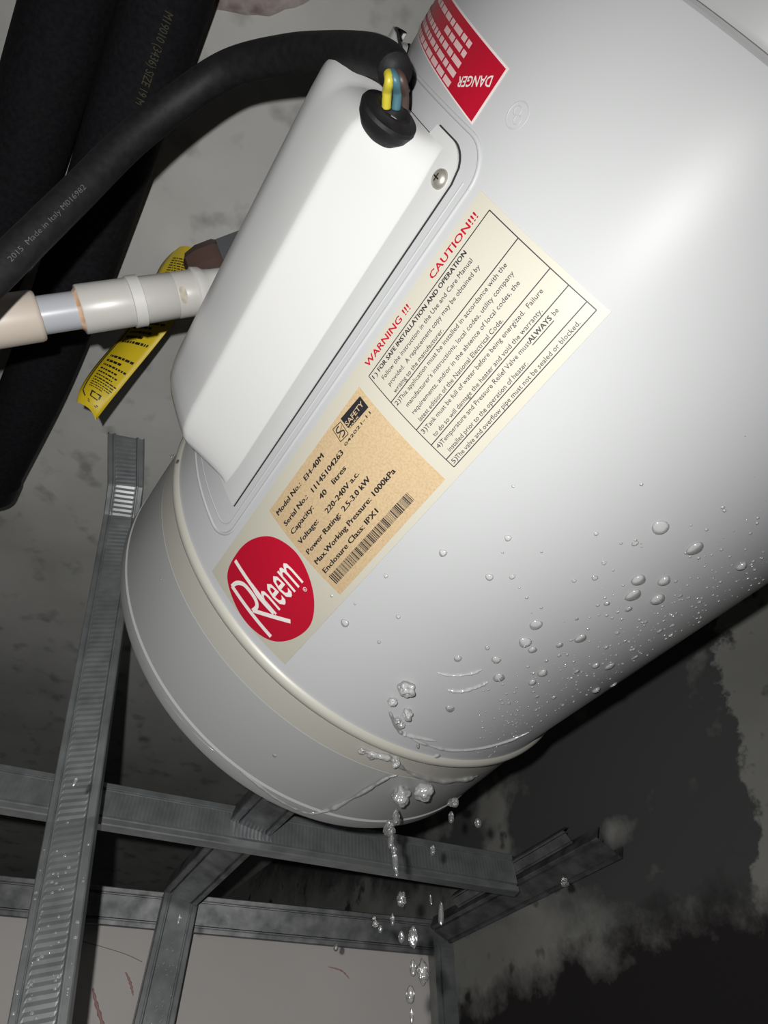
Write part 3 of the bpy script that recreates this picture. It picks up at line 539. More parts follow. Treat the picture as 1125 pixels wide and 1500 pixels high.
# thumb-shaped smear of old glue on the seam
sm_c = PA + pax * (pk[6] + 0.003)
face = view_n(sm_c); face = (face - pax * face.dot(pax)).normalized(); side = pax.cross(face)
V, F = [sm_c + face * 0.01579], []
for k in range(16):
    a = 2 * math.pi * k / 16
    y = math.sin(a) * 0.0062; x = math.cos(a) * 0.0026
    V.append(sm_c + pax * x + face * math.sqrt(0.01570 ** 2 - y * y) + side * y)
for k in range(16): F.append((0, 1 + k, 1 + (k + 1) % 16))
mesh_obj('glue_smear', V, F, add_noise(mat('dried_glue', (0.4, 0.37, 0.3), 0.4), 200, (0.34, 0.31, 0.25), (0.48, 0.44, 0.37)), ad)
lathe('thread_tape', PA, pax, [(pk[7] - 0.002, 0.01593), (pk[7] - 0.001, 0.01738), (pk[7] + 0.003, 0.01701), (pk[7] + 0.006, 0.01493), (pk[7] + 0.012, 0.01430), (pk[7] + 0.05, 0.014)], TAPE, sup, seg=14)

# relief valve behind the pipe
F0, F1 = Vector(FITTING[0]), Vector(FITTING[1])
val = thing('relief_valve', F1, 'brown and grey valve fitting half hidden between the pipe and the cover', 'valve')
vax = (F1 - F0).normalized()
lathe('valve_body', F0 - vax * 0.012, vax, [(-0.004, 0.006), (0, 0.012), (0.010, 0.0150), (0.024, 0.0150), (0.030, 0.012)], BRONZE, val, seg=8)
lathe('valve_nut', F0 + vax * 0.014, vax, [(0, 0.010), (0.002, 0.0150), (0.028, 0.0150), (0.03, 0.012), (0.075, 0.012)], GREYFIT, val, seg=6)

# yellow tag, curled at its free end
tg = thing('warning_tag', Vector(TAG[0][0]), 'curled yellow tag with fine black print hanging behind the white pipe', 'tag')
la = catmull([q[0] for q in TAG], 6); lb = catmull([q[1] for q in TAG], 6)
nt = 9
def tag_pt(i, u, lift=0.0):
    a, b = la[i], lb[i]
    q = a.lerp(b, u)
    t = la[min(i + 1, len(la) - 1)] - la[max(i - 1, 0)]
    nn = t.cross(b - a).normalized()
    if nn.dot(view_n(q)) < 0: nn = -nn
    bow = 0.004 * math.sin(math.pi * u)
    return q + nn * (bow + lift)
V, F = [], []
for lift in (0.0, -0.0007):
    for i in range(len(la)):
        for k in range(nt): V.append(tag_pt(i, k / (nt - 1), lift))
ofs = len(la) * nt
for i in range(len(la) - 1):
    for k in range(nt - 1):
        a = i * nt + k
        F.append((a, a + 1, a + nt + 1, a + nt)); F.append((ofs + a, ofs + a + 1, ofs + a + nt + 1, ofs + a + nt))
    F.append((i * nt, (i + 1) * nt, ofs + (i + 1) * nt, ofs + i * nt)); F.append((i * nt + nt - 1, (i + 1) * nt + nt - 1, ofs + (i + 1) * nt + nt - 1, ofs + i * nt + nt - 1))
card = mesh_obj('card', V, F, YELLOW, tg)
V, F = [], []
def tag_quad(i0, i1, u0, u1):
    k = len(V)
    def pt(i, u):
        j = min(int(i), len(la) - 2); f = i - j
        return tag_pt(j, u, 0.0005).lerp(tag_pt(j + 1, u, 0.0005), f)
    V.extend([pt(i0, u0), pt(i0, u1), pt(i1, u1), pt(i1, u0)]); F.append((k, k + 1, k + 2, k + 3))
for i in range(6, 27):          # border rule along the left edge
    tag_quad(i, i + 1, 0.10, 0.135)
for u in [0.10 + 0.035 * j for j in range(4)]: tag_quad(5.2 - (u - 0.1) * 14, 5.9 - (u - 0.1) * 14, u, u + 0.04)
r2 = random.Random(4)
for i in range(40):             # unreadable lines of small print
    i0 = 7.5 + i * 0.62
    if i in (11, 12, 23, 24): continue
    u = 0.24
    uend = r2.uniform(0.62, 0.92)
    while u < uend:
        w = r2.uniform(0.03, 0.11); tag_quad(i0, i0 + 0.26, u, min(u + w, 0.95)); u += w + 0.02
for a, b_, c_, d_ in [(2.4, 2.8, 0.35, 0.75), (3.1, 3.5, 0.35, 0.8), (4.6, 5.0, 0.4, 0.7), (5.0, 6.6, 0.4, 0.45), (6.2, 6.6, 0.4, 0.75), (5.2, 6.6, 0.7, 0.75)]: tag_quad(a, b_, c_, d_)
mesh_obj('print', V, F, INK, card, smooth=False)

# ------------------------------------------------------------------ the water heater
heater = thing('water_heater', AP + AX * 0.414 - Vector((0, 0, 0.19)), 'large white cylindrical water heater leaking from its lower end', 'water heater')
def tank_lathe(name, prof, material, parent=heater, seg=160):
    return lathe(name, AP, AX, prof, material, parent, seg=seg, ref=AN)
tank_lathe('body', [(-0.0512, R - 0.004), (-0.0512, R - 0.001), (-0.050, R), (0.0, R), (0.1, R), (0.2, R), (0.3035, R), (0.3055, R + 0.0008)], ENAMEL)
tank_lathe('upper_cap', [(-0.0525, R - 0.004), (-0.0525, R - 0.0005), (-0.0545, R + 0.0004), (-0.11, R + 0.0004), (-0.122, R - 0.003), (-0.13, R - 0.012), (-0.14, R - 0.05), (-0.146, R - 0.12), (-0.147, 0.002)], CAPMAT)
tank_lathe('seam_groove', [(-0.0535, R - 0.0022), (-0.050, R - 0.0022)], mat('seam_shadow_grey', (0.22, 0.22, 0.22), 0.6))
tank_lathe('ridge', [(0.3045, R - 0.001), (0.3055, R + 0.0012), (0.3075, R + 0.0030), (0.310, R + 0.0036), (0.3125, R + 0.0028), (0.3145, R + 0.0012), (0.316, R + 0.0004)], IVORY)
tank_lathe('band', [(0.3150, R - 0.002), (0.3155, R + 0.0008), (0.3352, R + 0.0016), (0.3358, R + 0.0006)], IVORY)
cap = tank_lathe('end_cap', [(0.3355, R - 0.003), (0.3362, R + 0.0014), (0.36, R + 0.0028), (0.3985, R + 0.0044), (0.3990, R + 0.0036), (0.4000, R + 0.0036), (0.4005, R + 0.0052), (0.410, R + 0.0056), (0.4135, R + 0.0046), (0.4150, R + 0.001), (0.4155, R - 0.03), (0.418, 0.002)], CAPMAT)

def patch(name, t0, t1, th0, th1, r, material, parent, nth=24, skew=0.0, inner=0.0):
    V, F = [], []
    for rr in (r, r - 0.0003):
        for k in range(nth + 1):
            th = th0 + (th1 - th0) * k / nth
            sk = skew * (th - th0)
            V += [T3(t0 + sk, th, rr), T3(t1 + sk, th, rr)]
    o = 2 * (nth + 1)
    for k in range(nth):
        a = 2 * k
        F.append((a, a + 1, a + 3, a + 2)); F.append((o + a, o + a + 1, o + a + 3, o + a + 2))
        F.append((a, a + 2, o + a + 2, o + a)); F.append((a + 1, a + 3, o + a + 3, o + a + 1))
    F.append((0, 1, o + 1, o)); F.append((o - 2, o - 1, 2 * o - 1, 2 * o - 2))
    ob = mesh_obj(name, V, F, material, parent)
    sharpen(ob)
    return ob

def poly_patch(name, tths, r, material, parent, mid=None):
    """closed outline in (t, theta) filled towards its middle"""
    n = len(tths)
    c = (sum(q[0] for q in tths) / n, sum(q[1] for q in tths) / n)
    V, F = [T3(c[0], c[1], r)], []
    rings = 4
    for j in range(1, rings + 1):
        for q in tths:
            V.append(T3(c[0] + (q[0] - c[0]) * j / rings, c[1] + (q[1] - c[1]) * j / rings, r))
    for k in range(n):
        F.append((0, 1 + k, 1 + (k + 1) % n))
        for j in range(rings - 1):
            a, b = 1 + j * n, 1 + (j + 1) * n
            F.append((a + k, a + (k + 1) % n, b + (k + 1) % n, b + k))
    return mesh_obj(name, V, F, material, parent)

def stroke(V, F, tths, width, r):
    """ribbon of constant width (metres) through (t, theta) points"""
    pts = [(q[0], math.radians(q[1]) * R) for q in tths]
    k0 = len(V)
    for i, (a, b) in enumerate(pts):
        p = pts[max(i - 1, 0)]; q = pts[min(i + 1, len(pts) - 1)]
        dx, dy = q[0] - p[0], q[1] - p[1]; L = math.hypot(dx, dy)
        nx, ny = -dy / L * width / 2, dx / L * width / 2
        for s in (1, -1):
            V.append(T3(a + s * nx, math.degrees((b + s * ny) / R), r))
    for i in range(len(pts) - 1):
        a = k0 + 2 * i; F.append((a, a + 1, a + 3, a + 2))

def dense(tths, k=8):
    return [(q[0], q[1]) for q in catmull([Vector((a, b, 0)) for a, b in tths], k)]

info = patch('info_label', 0.0342, 0.2992, -22.4, 0.2, R + 0.0004, CREAM, heater)
rating = patch('rating_plate', 0.1353, 0.2300, -19.9, -0.95, R + 0.0006, TAN, heater)
# ruled table on the warning panel
V, F = [], []
def rule(a, b, w=0.00045, rr=R + 0.0006):
    n = 12; stroke(V, F, [(a[0] + (b[0] - a[0]) * i / n, a[1] + (b[1] - a[1]) * i / n) for i in range(n + 1)], w, rr)
TT0, TT1, H0, H1 = 0.0372, 0.1276, -19.6, -1.2
for fr_ in (0, 0.295, 0.595, 0.76, 0.918, 1): 
    h = H0 + (H1 - H0) * fr_; rule((TT1, h), (TT0, h))
rule((TT0, H0), (TT0, H1)); rule((TT1, H0), (TT1, H1))
aw = [q for q in WARN if q[0] == 'ALWAYS'][0]
rule((aw[1], H0 + (H1 - H0) * 0.8282 + 0.2), (aw[2], H0 + (H1 - H0) * 0.8282 + 0.2), 0.0004)
mesh_obj('table_rules', V, F, INK, info, smooth=False)
ov = [(q[0], q[1]) for q in catmull([Vector((a, b, 0)) for a, b in OVAL[-2:] + OVAL + OVAL[:2]], 8)][16:16 + 8 * len(OVAL)]
oval = poly_patch('logo_oval', ov, R + 0.0006, REDINK, info)
V, F = [], []
stroke(V, F, dense(LOGO_STEM, 10), 0.0027, R + 0.0010)
stroke(V, F, dense(LOGO_BOWL, 6), 0.0027, R + 0.00105)
stroke(V, F, dense(LOGO_LEG, 10), 0.0027, R + 0.0011)
stroke(V, F, dense(LOGO_ASC, 6), 0.0027, R + 0.00115)
ring = [(LOGO_REG[0][0] + 0.0012 * math.cos(a), LOGO_REG[0][1] + math.degrees(0.0012 / R) * math.sin(a)) for a in [i * math.pi / 8 for i in range(17)]]
stroke(V, F, ring, 0.0003, R + 0.001)
mesh_obj('logo_strokes', V, F, WHITEINK, info, smooth=False)
# barcode
V, F = [], []
rb2 = random.Random(11)
bt0, bt1 = BARCODE[0][0], BARCODE[2][0]
x = bt0
while x > bt1:
    w = rb2.choice((0.00025, 0.00025, 0.0005, 0.00075))
    k = len(V); n = 3
    u = (bt0 - x) / (bt0 - bt1)
    h0 = BARCODE[0][1] + (BARCODE[2][1] - BARCODE[0][1]) * u; h1 = BARCODE[1][1] + (BARCODE[3][1] - BARCODE[1][1]) * u
    V += [T3(x, h0, R + 0.0009), T3(x - w, h0, R + 0.0009), T3(x - w, h1, R + 0.0009), T3(x, h1, R + 0.0009)]
    F.append((k, k + 1, k + 2, k + 3)); x -= w + rb2.choice((0.00028, 0.00028, 0.00055))
mesh_obj('barcode', V, F, INK, rating, smooth=False)
poly_patch('safety_box', SAFEBOX, R + 0.0009, INK, rating)
V, F = [], []
sq = SAFESQ + SAFESQ[:1]
for i in range(4): stroke(V, F, [sq[i], sq[i + 1]], 0.0004, R + 0.0009)
sc = (sum(q[0] for q in SAFESQ) / 4, sum(q[1] for q in SAFESQ) / 4)
sw = [(sc[0] - 0.0012, sc[1] - 0.85), (sc[0] + 0.0012, sc[1] - 0.75), (sc[0] + 0.0020, sc[1] - 0.3), (sc[0] - 0.0002, sc[1]), (sc[0] - 0.0020, sc[1] + 0.3), (sc[0] - 0.0012, sc[1] + 0.75), (sc[0] + 0.0012, sc[1] + 0.85)]
stroke(V, F, dense(sw, 4), 0.0007, R + 0.0009)
stroke(V, F, [(sc[0] - 0.0028, sc[1] - 0.5), (sc[0] + 0.0028, sc[1] + 0.5)], 0.0004, R + 0.0009)
mesh_obj('safety_mark', V, F, INK, rating, smooth=False)

danger = patch('danger_label', -0.0033, 0.0185, -30.0, -92.0, R + 0.0005, REDINK, heater, nth=40, skew=0.00032)
danger['label'] = 'red danger sticker with white lettering'
dedge = patch('label_edge', -0.0041, 0.0192, -29.7, -92.3, R + 0.00035, mat('sticker_edge', (0.62, 0.55, 0.54), 0.5), heater, nth=40, skew=0.00032)

def on_label(t0, th, r=R + 0.0009):
    return lambda x, y: T3(t0 - x, th - math.degrees(y / R), r)
def on_danger(t0, th0, ang, r=R + 0.0009):
    ca, sa = math.cos(ang), math.sin(ang)
    def f(x, y):
        X = x * ca - y * sa; Y = x * sa + y * ca      # X around (minus theta), Y along +t
        return T3(t0 + Y, th0 - math.degrees(X / R), r)
    return f

def job(text, place, material, parent, name, length=None, cap=None, bold=0.0):
    TXT.append((text, place, material, parent, name, length, cap, bold))
ROWS = ((0, 0.295, 4), (0.295, 0.595, 4), (0.595, 0.76, 2), (0.76, 0.918, 2), (0.918, 1, 1))
LINE_OF = [(0, 0), (1, 0), (2, 0), (3, 0), (4, 0), (0, 0), (0, 1), (0, 2), (0, 3), (1, 0), (1, 1), (1, 2), (1, 3), (2, 0), (2, 1), (3, 0), (3, 0), (3, 1), (4, 0), (3, 0)]
def base_angle(row, k):
    a, b_, n_ = ROWS[row]
    return H0 + (H1 - H0) * (a + (b_ - a) * (k + 0.80) / n_)
for i_, (s, ta, tb, th, c_, st) in enumerate(WARN):
    red = st == 'red'
    if not red: th = base_angle(*LINE_OF[i_])
    if i_ < 5: ta, tb = 0.1262, 0.1230
    for sh in ((0,) if st == 'r' else (0, 0.00022)):       # heavier faces are struck twice
        job(s, on_label(ta - sh, th - (0.1 if red else 0)), REDINK if red else INK, info, 'red_lettering' if red else 'lettering', ta - tb, 0.0034 if red else 0.0022, 0.0)
for (s, ta, tb, th, c_, st) in RATING:
    for sh in (0, 0.0002, 0.0004):
        job(s, on_label(ta - sh, th), INK, rating, 'lettering', ta - tb, 0.0029, 0.0)
for (s, ta, tb, th, c_, st) in SAFETXT:
    job(s, on_label(ta, th + (0.5 if s == 'SAFETY' else 0.25), R + 0.0012), TAN if s != '042021-11' else INK, rating, 'safety_lettering' if s != '042021-11' else 'lettering', ta - tb, c_ * 0.001, 0.01)
hm = LOGO_TXT[0]
job('heem', on_label(hm[1] - 0.0004, hm[3] + 0.1, R + 0.0012), WHITEINK, info, 'logo_lettering', hm[1] - hm[2], 0.0235, 0.006)
job('R', on_label(LOGO_REG[0][0] + 0.0006, LOGO_REG[0][1] + 0.2, R + 0.001), WHITEINK, info, 'logo_lettering', 0.0011, 0.0013, 0.0)
job('DANGER', on_danger(0.0012, -31.0, math.radians(24)), WHITEINK, danger, 'heading', 0.0205, 0.0042, 0.012)
# rows of worn small print on the danger sticker, too faded to read
V, F = [], []
rw = random.Random(5)
for row, t in enumerate((0.0143, 0.0105, 0.0066, 0.0026, -0.0012)):
    x = 0.0
    while x < 0.17:
        w = rw.uniform(0.004, 0.010)
        th0 = -37.6 - row * 0.15 - math.degrees(x / R)
        n = 3; k = len(V)
        for q in range(n + 1):
            th = th0 - math.degrees(w / R) * q / n
            sk = 0.00032 * (th + 37.6)
            V += [T3(t + sk - 0.00115, th, R + 0.0008), T3(t + sk + 0.00115, th, R + 0.0008)]
        for q in range(n):
            a = k + 2 * q; F.append((a, a + 1, a + 3, a + 2))
        x += w + 0.0013
        if row > 2 and x > 0.03 and rw.random() < 0.12: break
mesh_obj('worn_print', V, F, PINKINK, danger, smooth=False)

# heater cover over the element and thermostat
THC = -52.5
def L3(t, s, h):
    a = math.radians(THC)
    u = AN * math.cos(a) + AB * math.sin(a); v = AB * math.cos(a) - AN * math.sin(a)
    return AP + AX * t + u * h + v * s

def chaikin(pts, it=2):
    for _ in range(it):
        out = [pts[0]]
        for a, b in zip(pts, pts[1:]):
            out.append((a[0] * 0.75 + b[0] * 0.25, a[1] * 0.75 + b[1] * 0.25)); out.append((a[0] * 0.25 + b[0] * 0.75, a[1] * 0.25 + b[1] * 0.75))
        out.append(pts[-1]); pts = out
    return pts
half = [(0.0765, 0.1742), (0.0715, 0.1768), (0.0690, 0.1800), (0.0522, 0.2088), (0.0500, 0.2125), (0.0470, 0.2142), (0.0250, 0.2212), (0.0, 0.2275)]
prof = half + [(-s, h) for s, h in reversed(half[:-1])]
prof = chaikin(prof, 3)
def surf_h(s):
    return math.sqrt(max((R + 0.0016) ** 2 - s * s, 0.0))
rows = [(0.0330, 0.0, 1.0), (0.0342, 0.10, 0.985), (0.0358, 0.32, 0.985), (0.0382, 0.60, 0.985), (0.0412, 0.79, 0.988), (0.0450, 0.90, 0.992), (0.0495, 0.965, 0.996), (0.0550, 0.992, 1.0), (0.0620, 1, 1), (0.12, 1, 1), (0.18, 1, 1), (0.222, 1, 1),
        (0.2310, 0.985, 1.0), (0.2380, 0.95, 0.995), (0.2435, 0.88, 0.99), (0.2470, 0.77, 0.985), (0.2490, 0.60, 0.98), (0.2500, 0.35, 0.98), (0.2504, 0.12, 0.98)]
V, F = [], []
for (t, a, w) in rows:
    for (s, h) in prof:
        ss = s * w
        b = surf_h(ss)
        hood = 0.017 * min(max((0.020 - ss) / 0.045, 0), 1) * min(max((0.10 - t) / 0.05, 0), 1)   # the far half of the end reaches further
        V.append(L3(t - hood, ss, b + (h - b) * a if h > b else max(h, b)))
n = len(prof)
for i in range(len(rows) - 1):
    for k in range(n - 1):
        F.append((i * n + k, i * n + k + 1, (i + 1) * n + k + 1, (i + 1) * n + k))
F.append(tuple(range((len(rows) - 1) * n, len(rows) * n)))
shell = mesh_obj('access_cover', V, F, COVER, heater)
sharpen(shell, 50)
# flange with rounded corner tabs and a notch for the cable boot
def flange(name, r0, r1, grow, material, parent):
    V, F = [], []
    ths = [-26.9 - 51.2 * i / 96 for i in range(97)]
    g = math.degrees(grow / R)
    cols = []
    for th in ths:
        e = min(abs(th + 26.9), abs(th + 78.1)) * math.pi / 180 * R    # distance from the nearest side
        rc = 0.013
        lo = 0.0282 + (rc - math.sqrt(max(rc * rc - (rc - min(e, rc)) ** 2, 0)))
        if -46.5 < th < -35.2: lo = 0.0335
        k = min(max((-46.5 - th) / 11.0, 0), 1)          # the far tab stands off the curved tank
        if th <= -46.5: lo = 0.0278 - 0.0135 * k
        off = 0.0105 * k if th <= -46.5 else 0.0
        hi = 0.2530
        thg = THC + (th - THC) * (1 + g / 25.6)
        cols.append((lo - grow, hi + grow * 0.3, thg, off))
    for lo, hi, th, off in cols: V += [T3(lo, th, r1 + off), T3(hi, th, r1 + off), T3(lo, th, r0 + off), T3(hi, th, r0 + off)]
    for i in range(len(cols) - 1):
        a = 4 * i; b = a + 4
        F += [(a, a + 1, b + 1, b), (a, b, b + 2, a + 2), (a + 1, b + 1, b + 3, a + 3)]
    F += [(0, 1, 3, 2), (len(V) - 4, len(V) - 3, len(V) - 1, len(V) - 2)]
    o = mesh_obj(name, V, F, material, parent); sharpen(o)
    return o
flange('cover_flange', R - 0.001, R + 0.0016, 0.0, COVER, shell)
flange('gap_shade_strip', R - 0.001, R + 0.0006, 0.00055, BLACKGAP, shell)  # near-black strip standing in for the shaded gap around the flange
mesh_scr = T3(0.0425, -28.6, R + 0.0016)
sc_o = screw_head(shell, mesh_scr, radial(-28.6), 0.0043, 'screw')
# cross recess
nrm = radial(-28.6); e1 = AX; e2 = nrm.cross(e1)
V, F = [], []
for (a, b) in ((e1, e2), (e2, e1)):
    k = len(V); c_ = mesh_scr + nrm * 0.00282
    V += [c_ + a * 0.0018 + b * 0.0003, c_ - a * 0.0018 + b * 0.0003, c_ - a * 0.0018 - b * 0.0003, c_ + a * 0.0018 - b * 0.0003]
    F.append((k, k + 1, k + 2, k + 3))
mesh_obj('screw_recess', V, F, SLOT, shell, smooth=False)

# raised outline pressed into the tank around the cover
def rounded_rect(t0, t1, h0, h1, rc):
    hr = math.degrees(rc / R); out = []
    def arc(tc, hc, a0, a1):
        for i in range(9):
            a = math.radians(a0 + (a1 - a0) * i / 8); out.append((tc + rc * math.cos(a), hc + hr * math.sin(a)))
    arc(t0 + rc, h0 - hr, 90, 180)          # h0 is the greater angle
    for i in range(1, 20): out.append((t0, h0 - hr + (h1 + hr - h0 + hr) * i / 20))
    arc(t0 + rc, h1 + hr, 180, 270); arc(t1 - rc, h1 + hr, 270, 360)
    for i in range(1, 20): out.append((t1, h1 + hr + (h0 - hr - h1 - hr) * i / 20))
    arc(t1 - rc, h0 - hr, 0, 90); out.append(out[0])
    return out
rr_ = rounded_rect(0.0215, 0.2785, -24.0, -81.0, 0.016)
tube('pressed_outline', [T3(t, th, R - 0.0004) for t, th in rr_], 0.0012, ENAMEL, heater, seg=10, caps=False)
rr2 = rounded_rect(0.027, 0.2705, -25.4, -79.6, 0.010)
tube('pressed_outline', [T3(t, th, R - 0.0003) for t, th in rr2[20:]], 0.0006, ENAMEL, heater, seg=8, caps=False)
# embossed figure in a circle
ec = (0.0059, -24.4)
def ring_tths(c, r, k=24): return [T3(c[0] + r * math.cos(2 * math.pi * i / k), c[1] + math.degrees(r / R) * math.sin(2 * math.pi * i / k), R - 0.00012) for i in range(k + 1)]
tube('embossed_ring', ring_tths(ec, 0.0050), 0.00032, ENAMEL, heater, seg=8, caps=False)
for sgn in (-1, 1):
    tube('embossed_figure', ring_tths((ec[0] + 0.0012 * sgn, ec[1] + 0.36 * sgn), 0.0017, 16), 0.00028, ENAMEL, heater, seg=8, caps=False)

# rubber boot where the cable enters
G = Vector(GROM)
vv = view_n(G)
rim = [Vector(q) for q in GROM_RIM]
gax = ((rim[3] - rim[0]).cross(rim[2] - rim[5])).normalized()
ax_b = (vv * 0.28 + (-AX) * 0.85).normalized()
boot = lathe('cable_boot', G - ax_b * 0.004 + vv * 0.001, ax_b, [(-0.010, 0.0060), (-0.008, 0.0095), (-0.004, 0.0125), (0.0, 0.0136), (0.0015, 0.0130), (0.002, 0.0105), (0.0035, 0.0088), (0.0035, 0.0070), (-0.002, 0.006)], RUBBER, shell, seg=40)

# ------------------------------------------------------------------ power cable
cpath = catmull(CABLE, 10)
cable = thing('power_cable', Vector(CABLE[-1]), 'thick black rubber power cable arching over into the heater cover', 'cable')
def cable_r(u):
    return 0.0074 + 0.0018 * min(u / 0.45, 1.0)
sheath = tube('sheath', cpath, 0.009, RUBBER, cable, seg=32, rfun=cable_r)
for w, (nm, m) in zip(WIRES, (('earth_wire', YELLOWWIRE), ('neutral_wire', BLUEWIRE), ('live_wire', BROWNWIRE))):
    tube(nm, catmull(w, 8), 0.0021, m, cable, seg=14)

# ------------------------------------------------------------------ lettering on pipes and cable
rev = list(reversed(cpath))
cumr = [0]
for a, b in zip(rev, rev[1:]): cumr.append(cumr[-1] + (b - a).length)

i0 = min(range(len(rev)), key=lambda i: (rev[i] - Vector(CABLE[10])).length)
place = along(rev, 0.00935, cumr[i0] - 0.016, Vector((0, 0, 0)))
job('2015  Made in Italy M016982', lambda x, y: place(x, y - 0.0012), GREYPRINT, sheath, 'cable_print', 0.060, 0.0026, -0.012)
cumb = [0]
for a, b in zip(path_b, path_b[1:]): cumb.append(cumb[-1] + (b - a).length)
ib = min(range(len(path_b)), key=lambda i: (path_b[i] - Vector(TUBE_B[1])).length)
sleeve_b = [c for c in ins_b.children if c.name.startswith('foam_sleeve')][0]
place_b = along(path_b, 0.0283, cumb[ib] + 0.001, Vector((0, 0, 0)))
job('M19010 (3436) SIZE 19 M', lambda x, y: place_b(x, y + 0.001), OLIVE, sleeve_b, 'pipe_print', 0.061, 0.0056, 0.0)

def build_lettering():
    tmp = []
    for (text, place, material, parent, name, length, cap, bold) in TXT:
        cu = bpy.data.curves.new('txt', 'FONT')
        cu.body = text; cu.size = 1.0; cu.resolution_u = 2; cu.offset = bold; cu.fill_mode = 'FRONT'
        o = bpy.data.objects.new('txt', cu); COL.objects.link(o); tmp.append(o)
    bpy.context.view_layer.update()
    dg = bpy.context.evaluated_depsgraph_get()
    groups = {}
    for o, (text, place, material, parent, name, length, cap, bold) in zip(tmp, TXT):
        me = bpy.data.meshes.new_from_object(o.evaluated_get(dg))
        xs = [v.co.x for v in me.vertices]; x0, x1 = min(xs), max(xs)
        ky = cap / 0.70; kx = length / (x1 - x0)
        V, F = groups.setdefault((name, parent.name), (material, parent, [], []))[2:]
        k = len(V)
        V += [place((v.co.x - x0) * kx, v.co.y * ky) for v in me.vertices]
        F += [tuple(k + i for i in p.vertices) for p in me.polygons]
        bpy.data.meshes.remove(me)
    for o in tmp:
        cu = o.data; bpy.data.objects.remove(o); bpy.data.curves.remove(cu)
    for (name, pn), (material, parent, V, F) in groups.items():
        mesh_obj(name, V, F, material, parent, smooth=False)
build_lettering()

# ------------------------------------------------------------------ water
def dome_mesh(kind):
    """flattened bead of water; local z leaves the tank, local y points down the slope"""
    bm = bmesh.new()
    bmesh.ops.create_icosphere(bm, subdivisions=3, radius=1.0)
    for v in bm.verts:
        x, y, z = v.co
        fall = 1 + 0.22 * y * (1 if kind != 2 else 1.8)
        x *= fall * (1.0 if kind != 1 else 1.18)
        h = (0.55, 0.42, 0.62)[kind] * (1 + 0.35 * y)
        z = z * h if z > 0 else z * 0.12
        v.co = (x, y, z)
    me = bpy.data.meshes.new('bead'); bm.to_mesh(me); bm.free()
    for p in me.polygons: p.use_smooth = True
    me.materials.append(WATER)
    return me
DOMES = [dome_mesh(k) for k in range(3)]
def bead_matrix(t, th, size, r=R):
    nrm = radial(th)
    down = Vector((0, 0, -1)); y = down - nrm * down.dot(nrm)
    y = y.normalized() if y.length > 1e-3 else AX
    x = y.cross(nrm)
    m = Matrix((x, y, nrm)).transposed().to_4x4()
    m = Matrix.Translation(T3(t, th, r + size * 0.03)) @ m @ Matrix.Diagonal((size, size, size, 1))
    return m
def tank_r(t):
    return R + 0.0005 if t < 0.31 else R + 0.0028
def beads(lst, label, group):
    for i, (t, th, mm) in enumerate(lst):
        o = bpy.data.objects.new('water_drop', DOMES[i % 3]); COL.objects.link(o)
        o.matrix_world = bead_matrix(t, th, mm * 0.001, tank_r(t) - 0.0004)
        tag(o, label, 'water drop', group)
beads(DROPS_BIG, 'large clear water bead clinging to the white tank side', 'large water beads on the tank')
beads(DROPS_MID, 'small clear water bead clinging to the white tank side', 'small water beads on the tank')
beads([q for q in DROPS_LABEL if q[0] < 0.31], 'water bead on the tank close to the stickers', 'water beads near the stickers')
beads([q for q in DROPS_LABEL if q[0] >= 0.31], 'water bead on the grey end cap of the tank', 'water beads on the end cap')
V, F = [], []
base = [v.co.copy() for v in DOMES[0].vertices]
bmx = bmesh.new(); bmesh.ops.create_icosphere(bmx, subdivisions=1, radius=1.0)
bv = [v.co.copy() for v in bmx.verts]; bf = [[v.index for v in f.verts] for f in bmx.faces]; bmx.free()
for (t, th, mm) in DROPS_TINY:
    m = bead_matrix(t, th, mm * 0.001); k = len(V)
    for c in bv: V.append(m @ Vector((c.x, c.y, c.z * 0.5 if c.z > 0 else c.z * 0.1)))
    F += [tuple(k + i for i in f) for f in bf]
spray = mesh_obj('water_spray', V, F, WATER)
spray['kind'] = 'stuff'
tag(spray, 'fine spray of tiny droplets along the lower edge of the tank', 'water spray')

def wobble(seed, amt):
    r = random.Random(seed)
    k = [r.uniform(0, 10) for _ in range(3)]
    return lambda u: 1 + 1.6 * amt * noise.noise(Vector((u * 11 + k[0] * 9, k[1], k[2]))) + 0.9 * amt * noise.noise(Vector((u * 31, k[0] * 5, k[1])))
def trickle(tths, r0, radius, label, seed, amt=0.35):
    pth = catmull([T3(t, th, r0) for t, th in tths], 14)
    w = wobble(seed, amt)
    o = tube('water_trickle', pth, radius, WATER, None, seg=10, rfun=lambda u: radius * max(0.15, w(u)) * min(1, 0.25 + 6 * min(u, 1 - u)))
    return tag(o, label, 'water trickle', 'trickles on the tank')
for k, s in enumerate(STREAKS[:4]):
    trickle(s, R + 0.0002, (0.0011, 0.0008, 0.0010, 0.0012, 0.0006)[k],
        ('curved water trickle on the tank below the large beads', 'upper thin curved water trickle on the tank side', 'long water trickle following the ivory ridge to the right',
         'water trickle leading from the splash to the ridge')[k], 20 + k)
trickle(BEAD_RIM[:5], R + 0.0050, 0.0005, 'thin line of water along the left of the end cap rim', 31, 0.3)
trickle(BEAD_RIM[4:], R + 0.0046, 0.0014, 'lumpy bead of water hanging along the bottom of the end cap rim', 32, 0.55)
trickle(BEAD_BAND, R + 0.0022, 0.0016, 'lumpy water running along the ivory band into the falling stream', 33, 0.5)

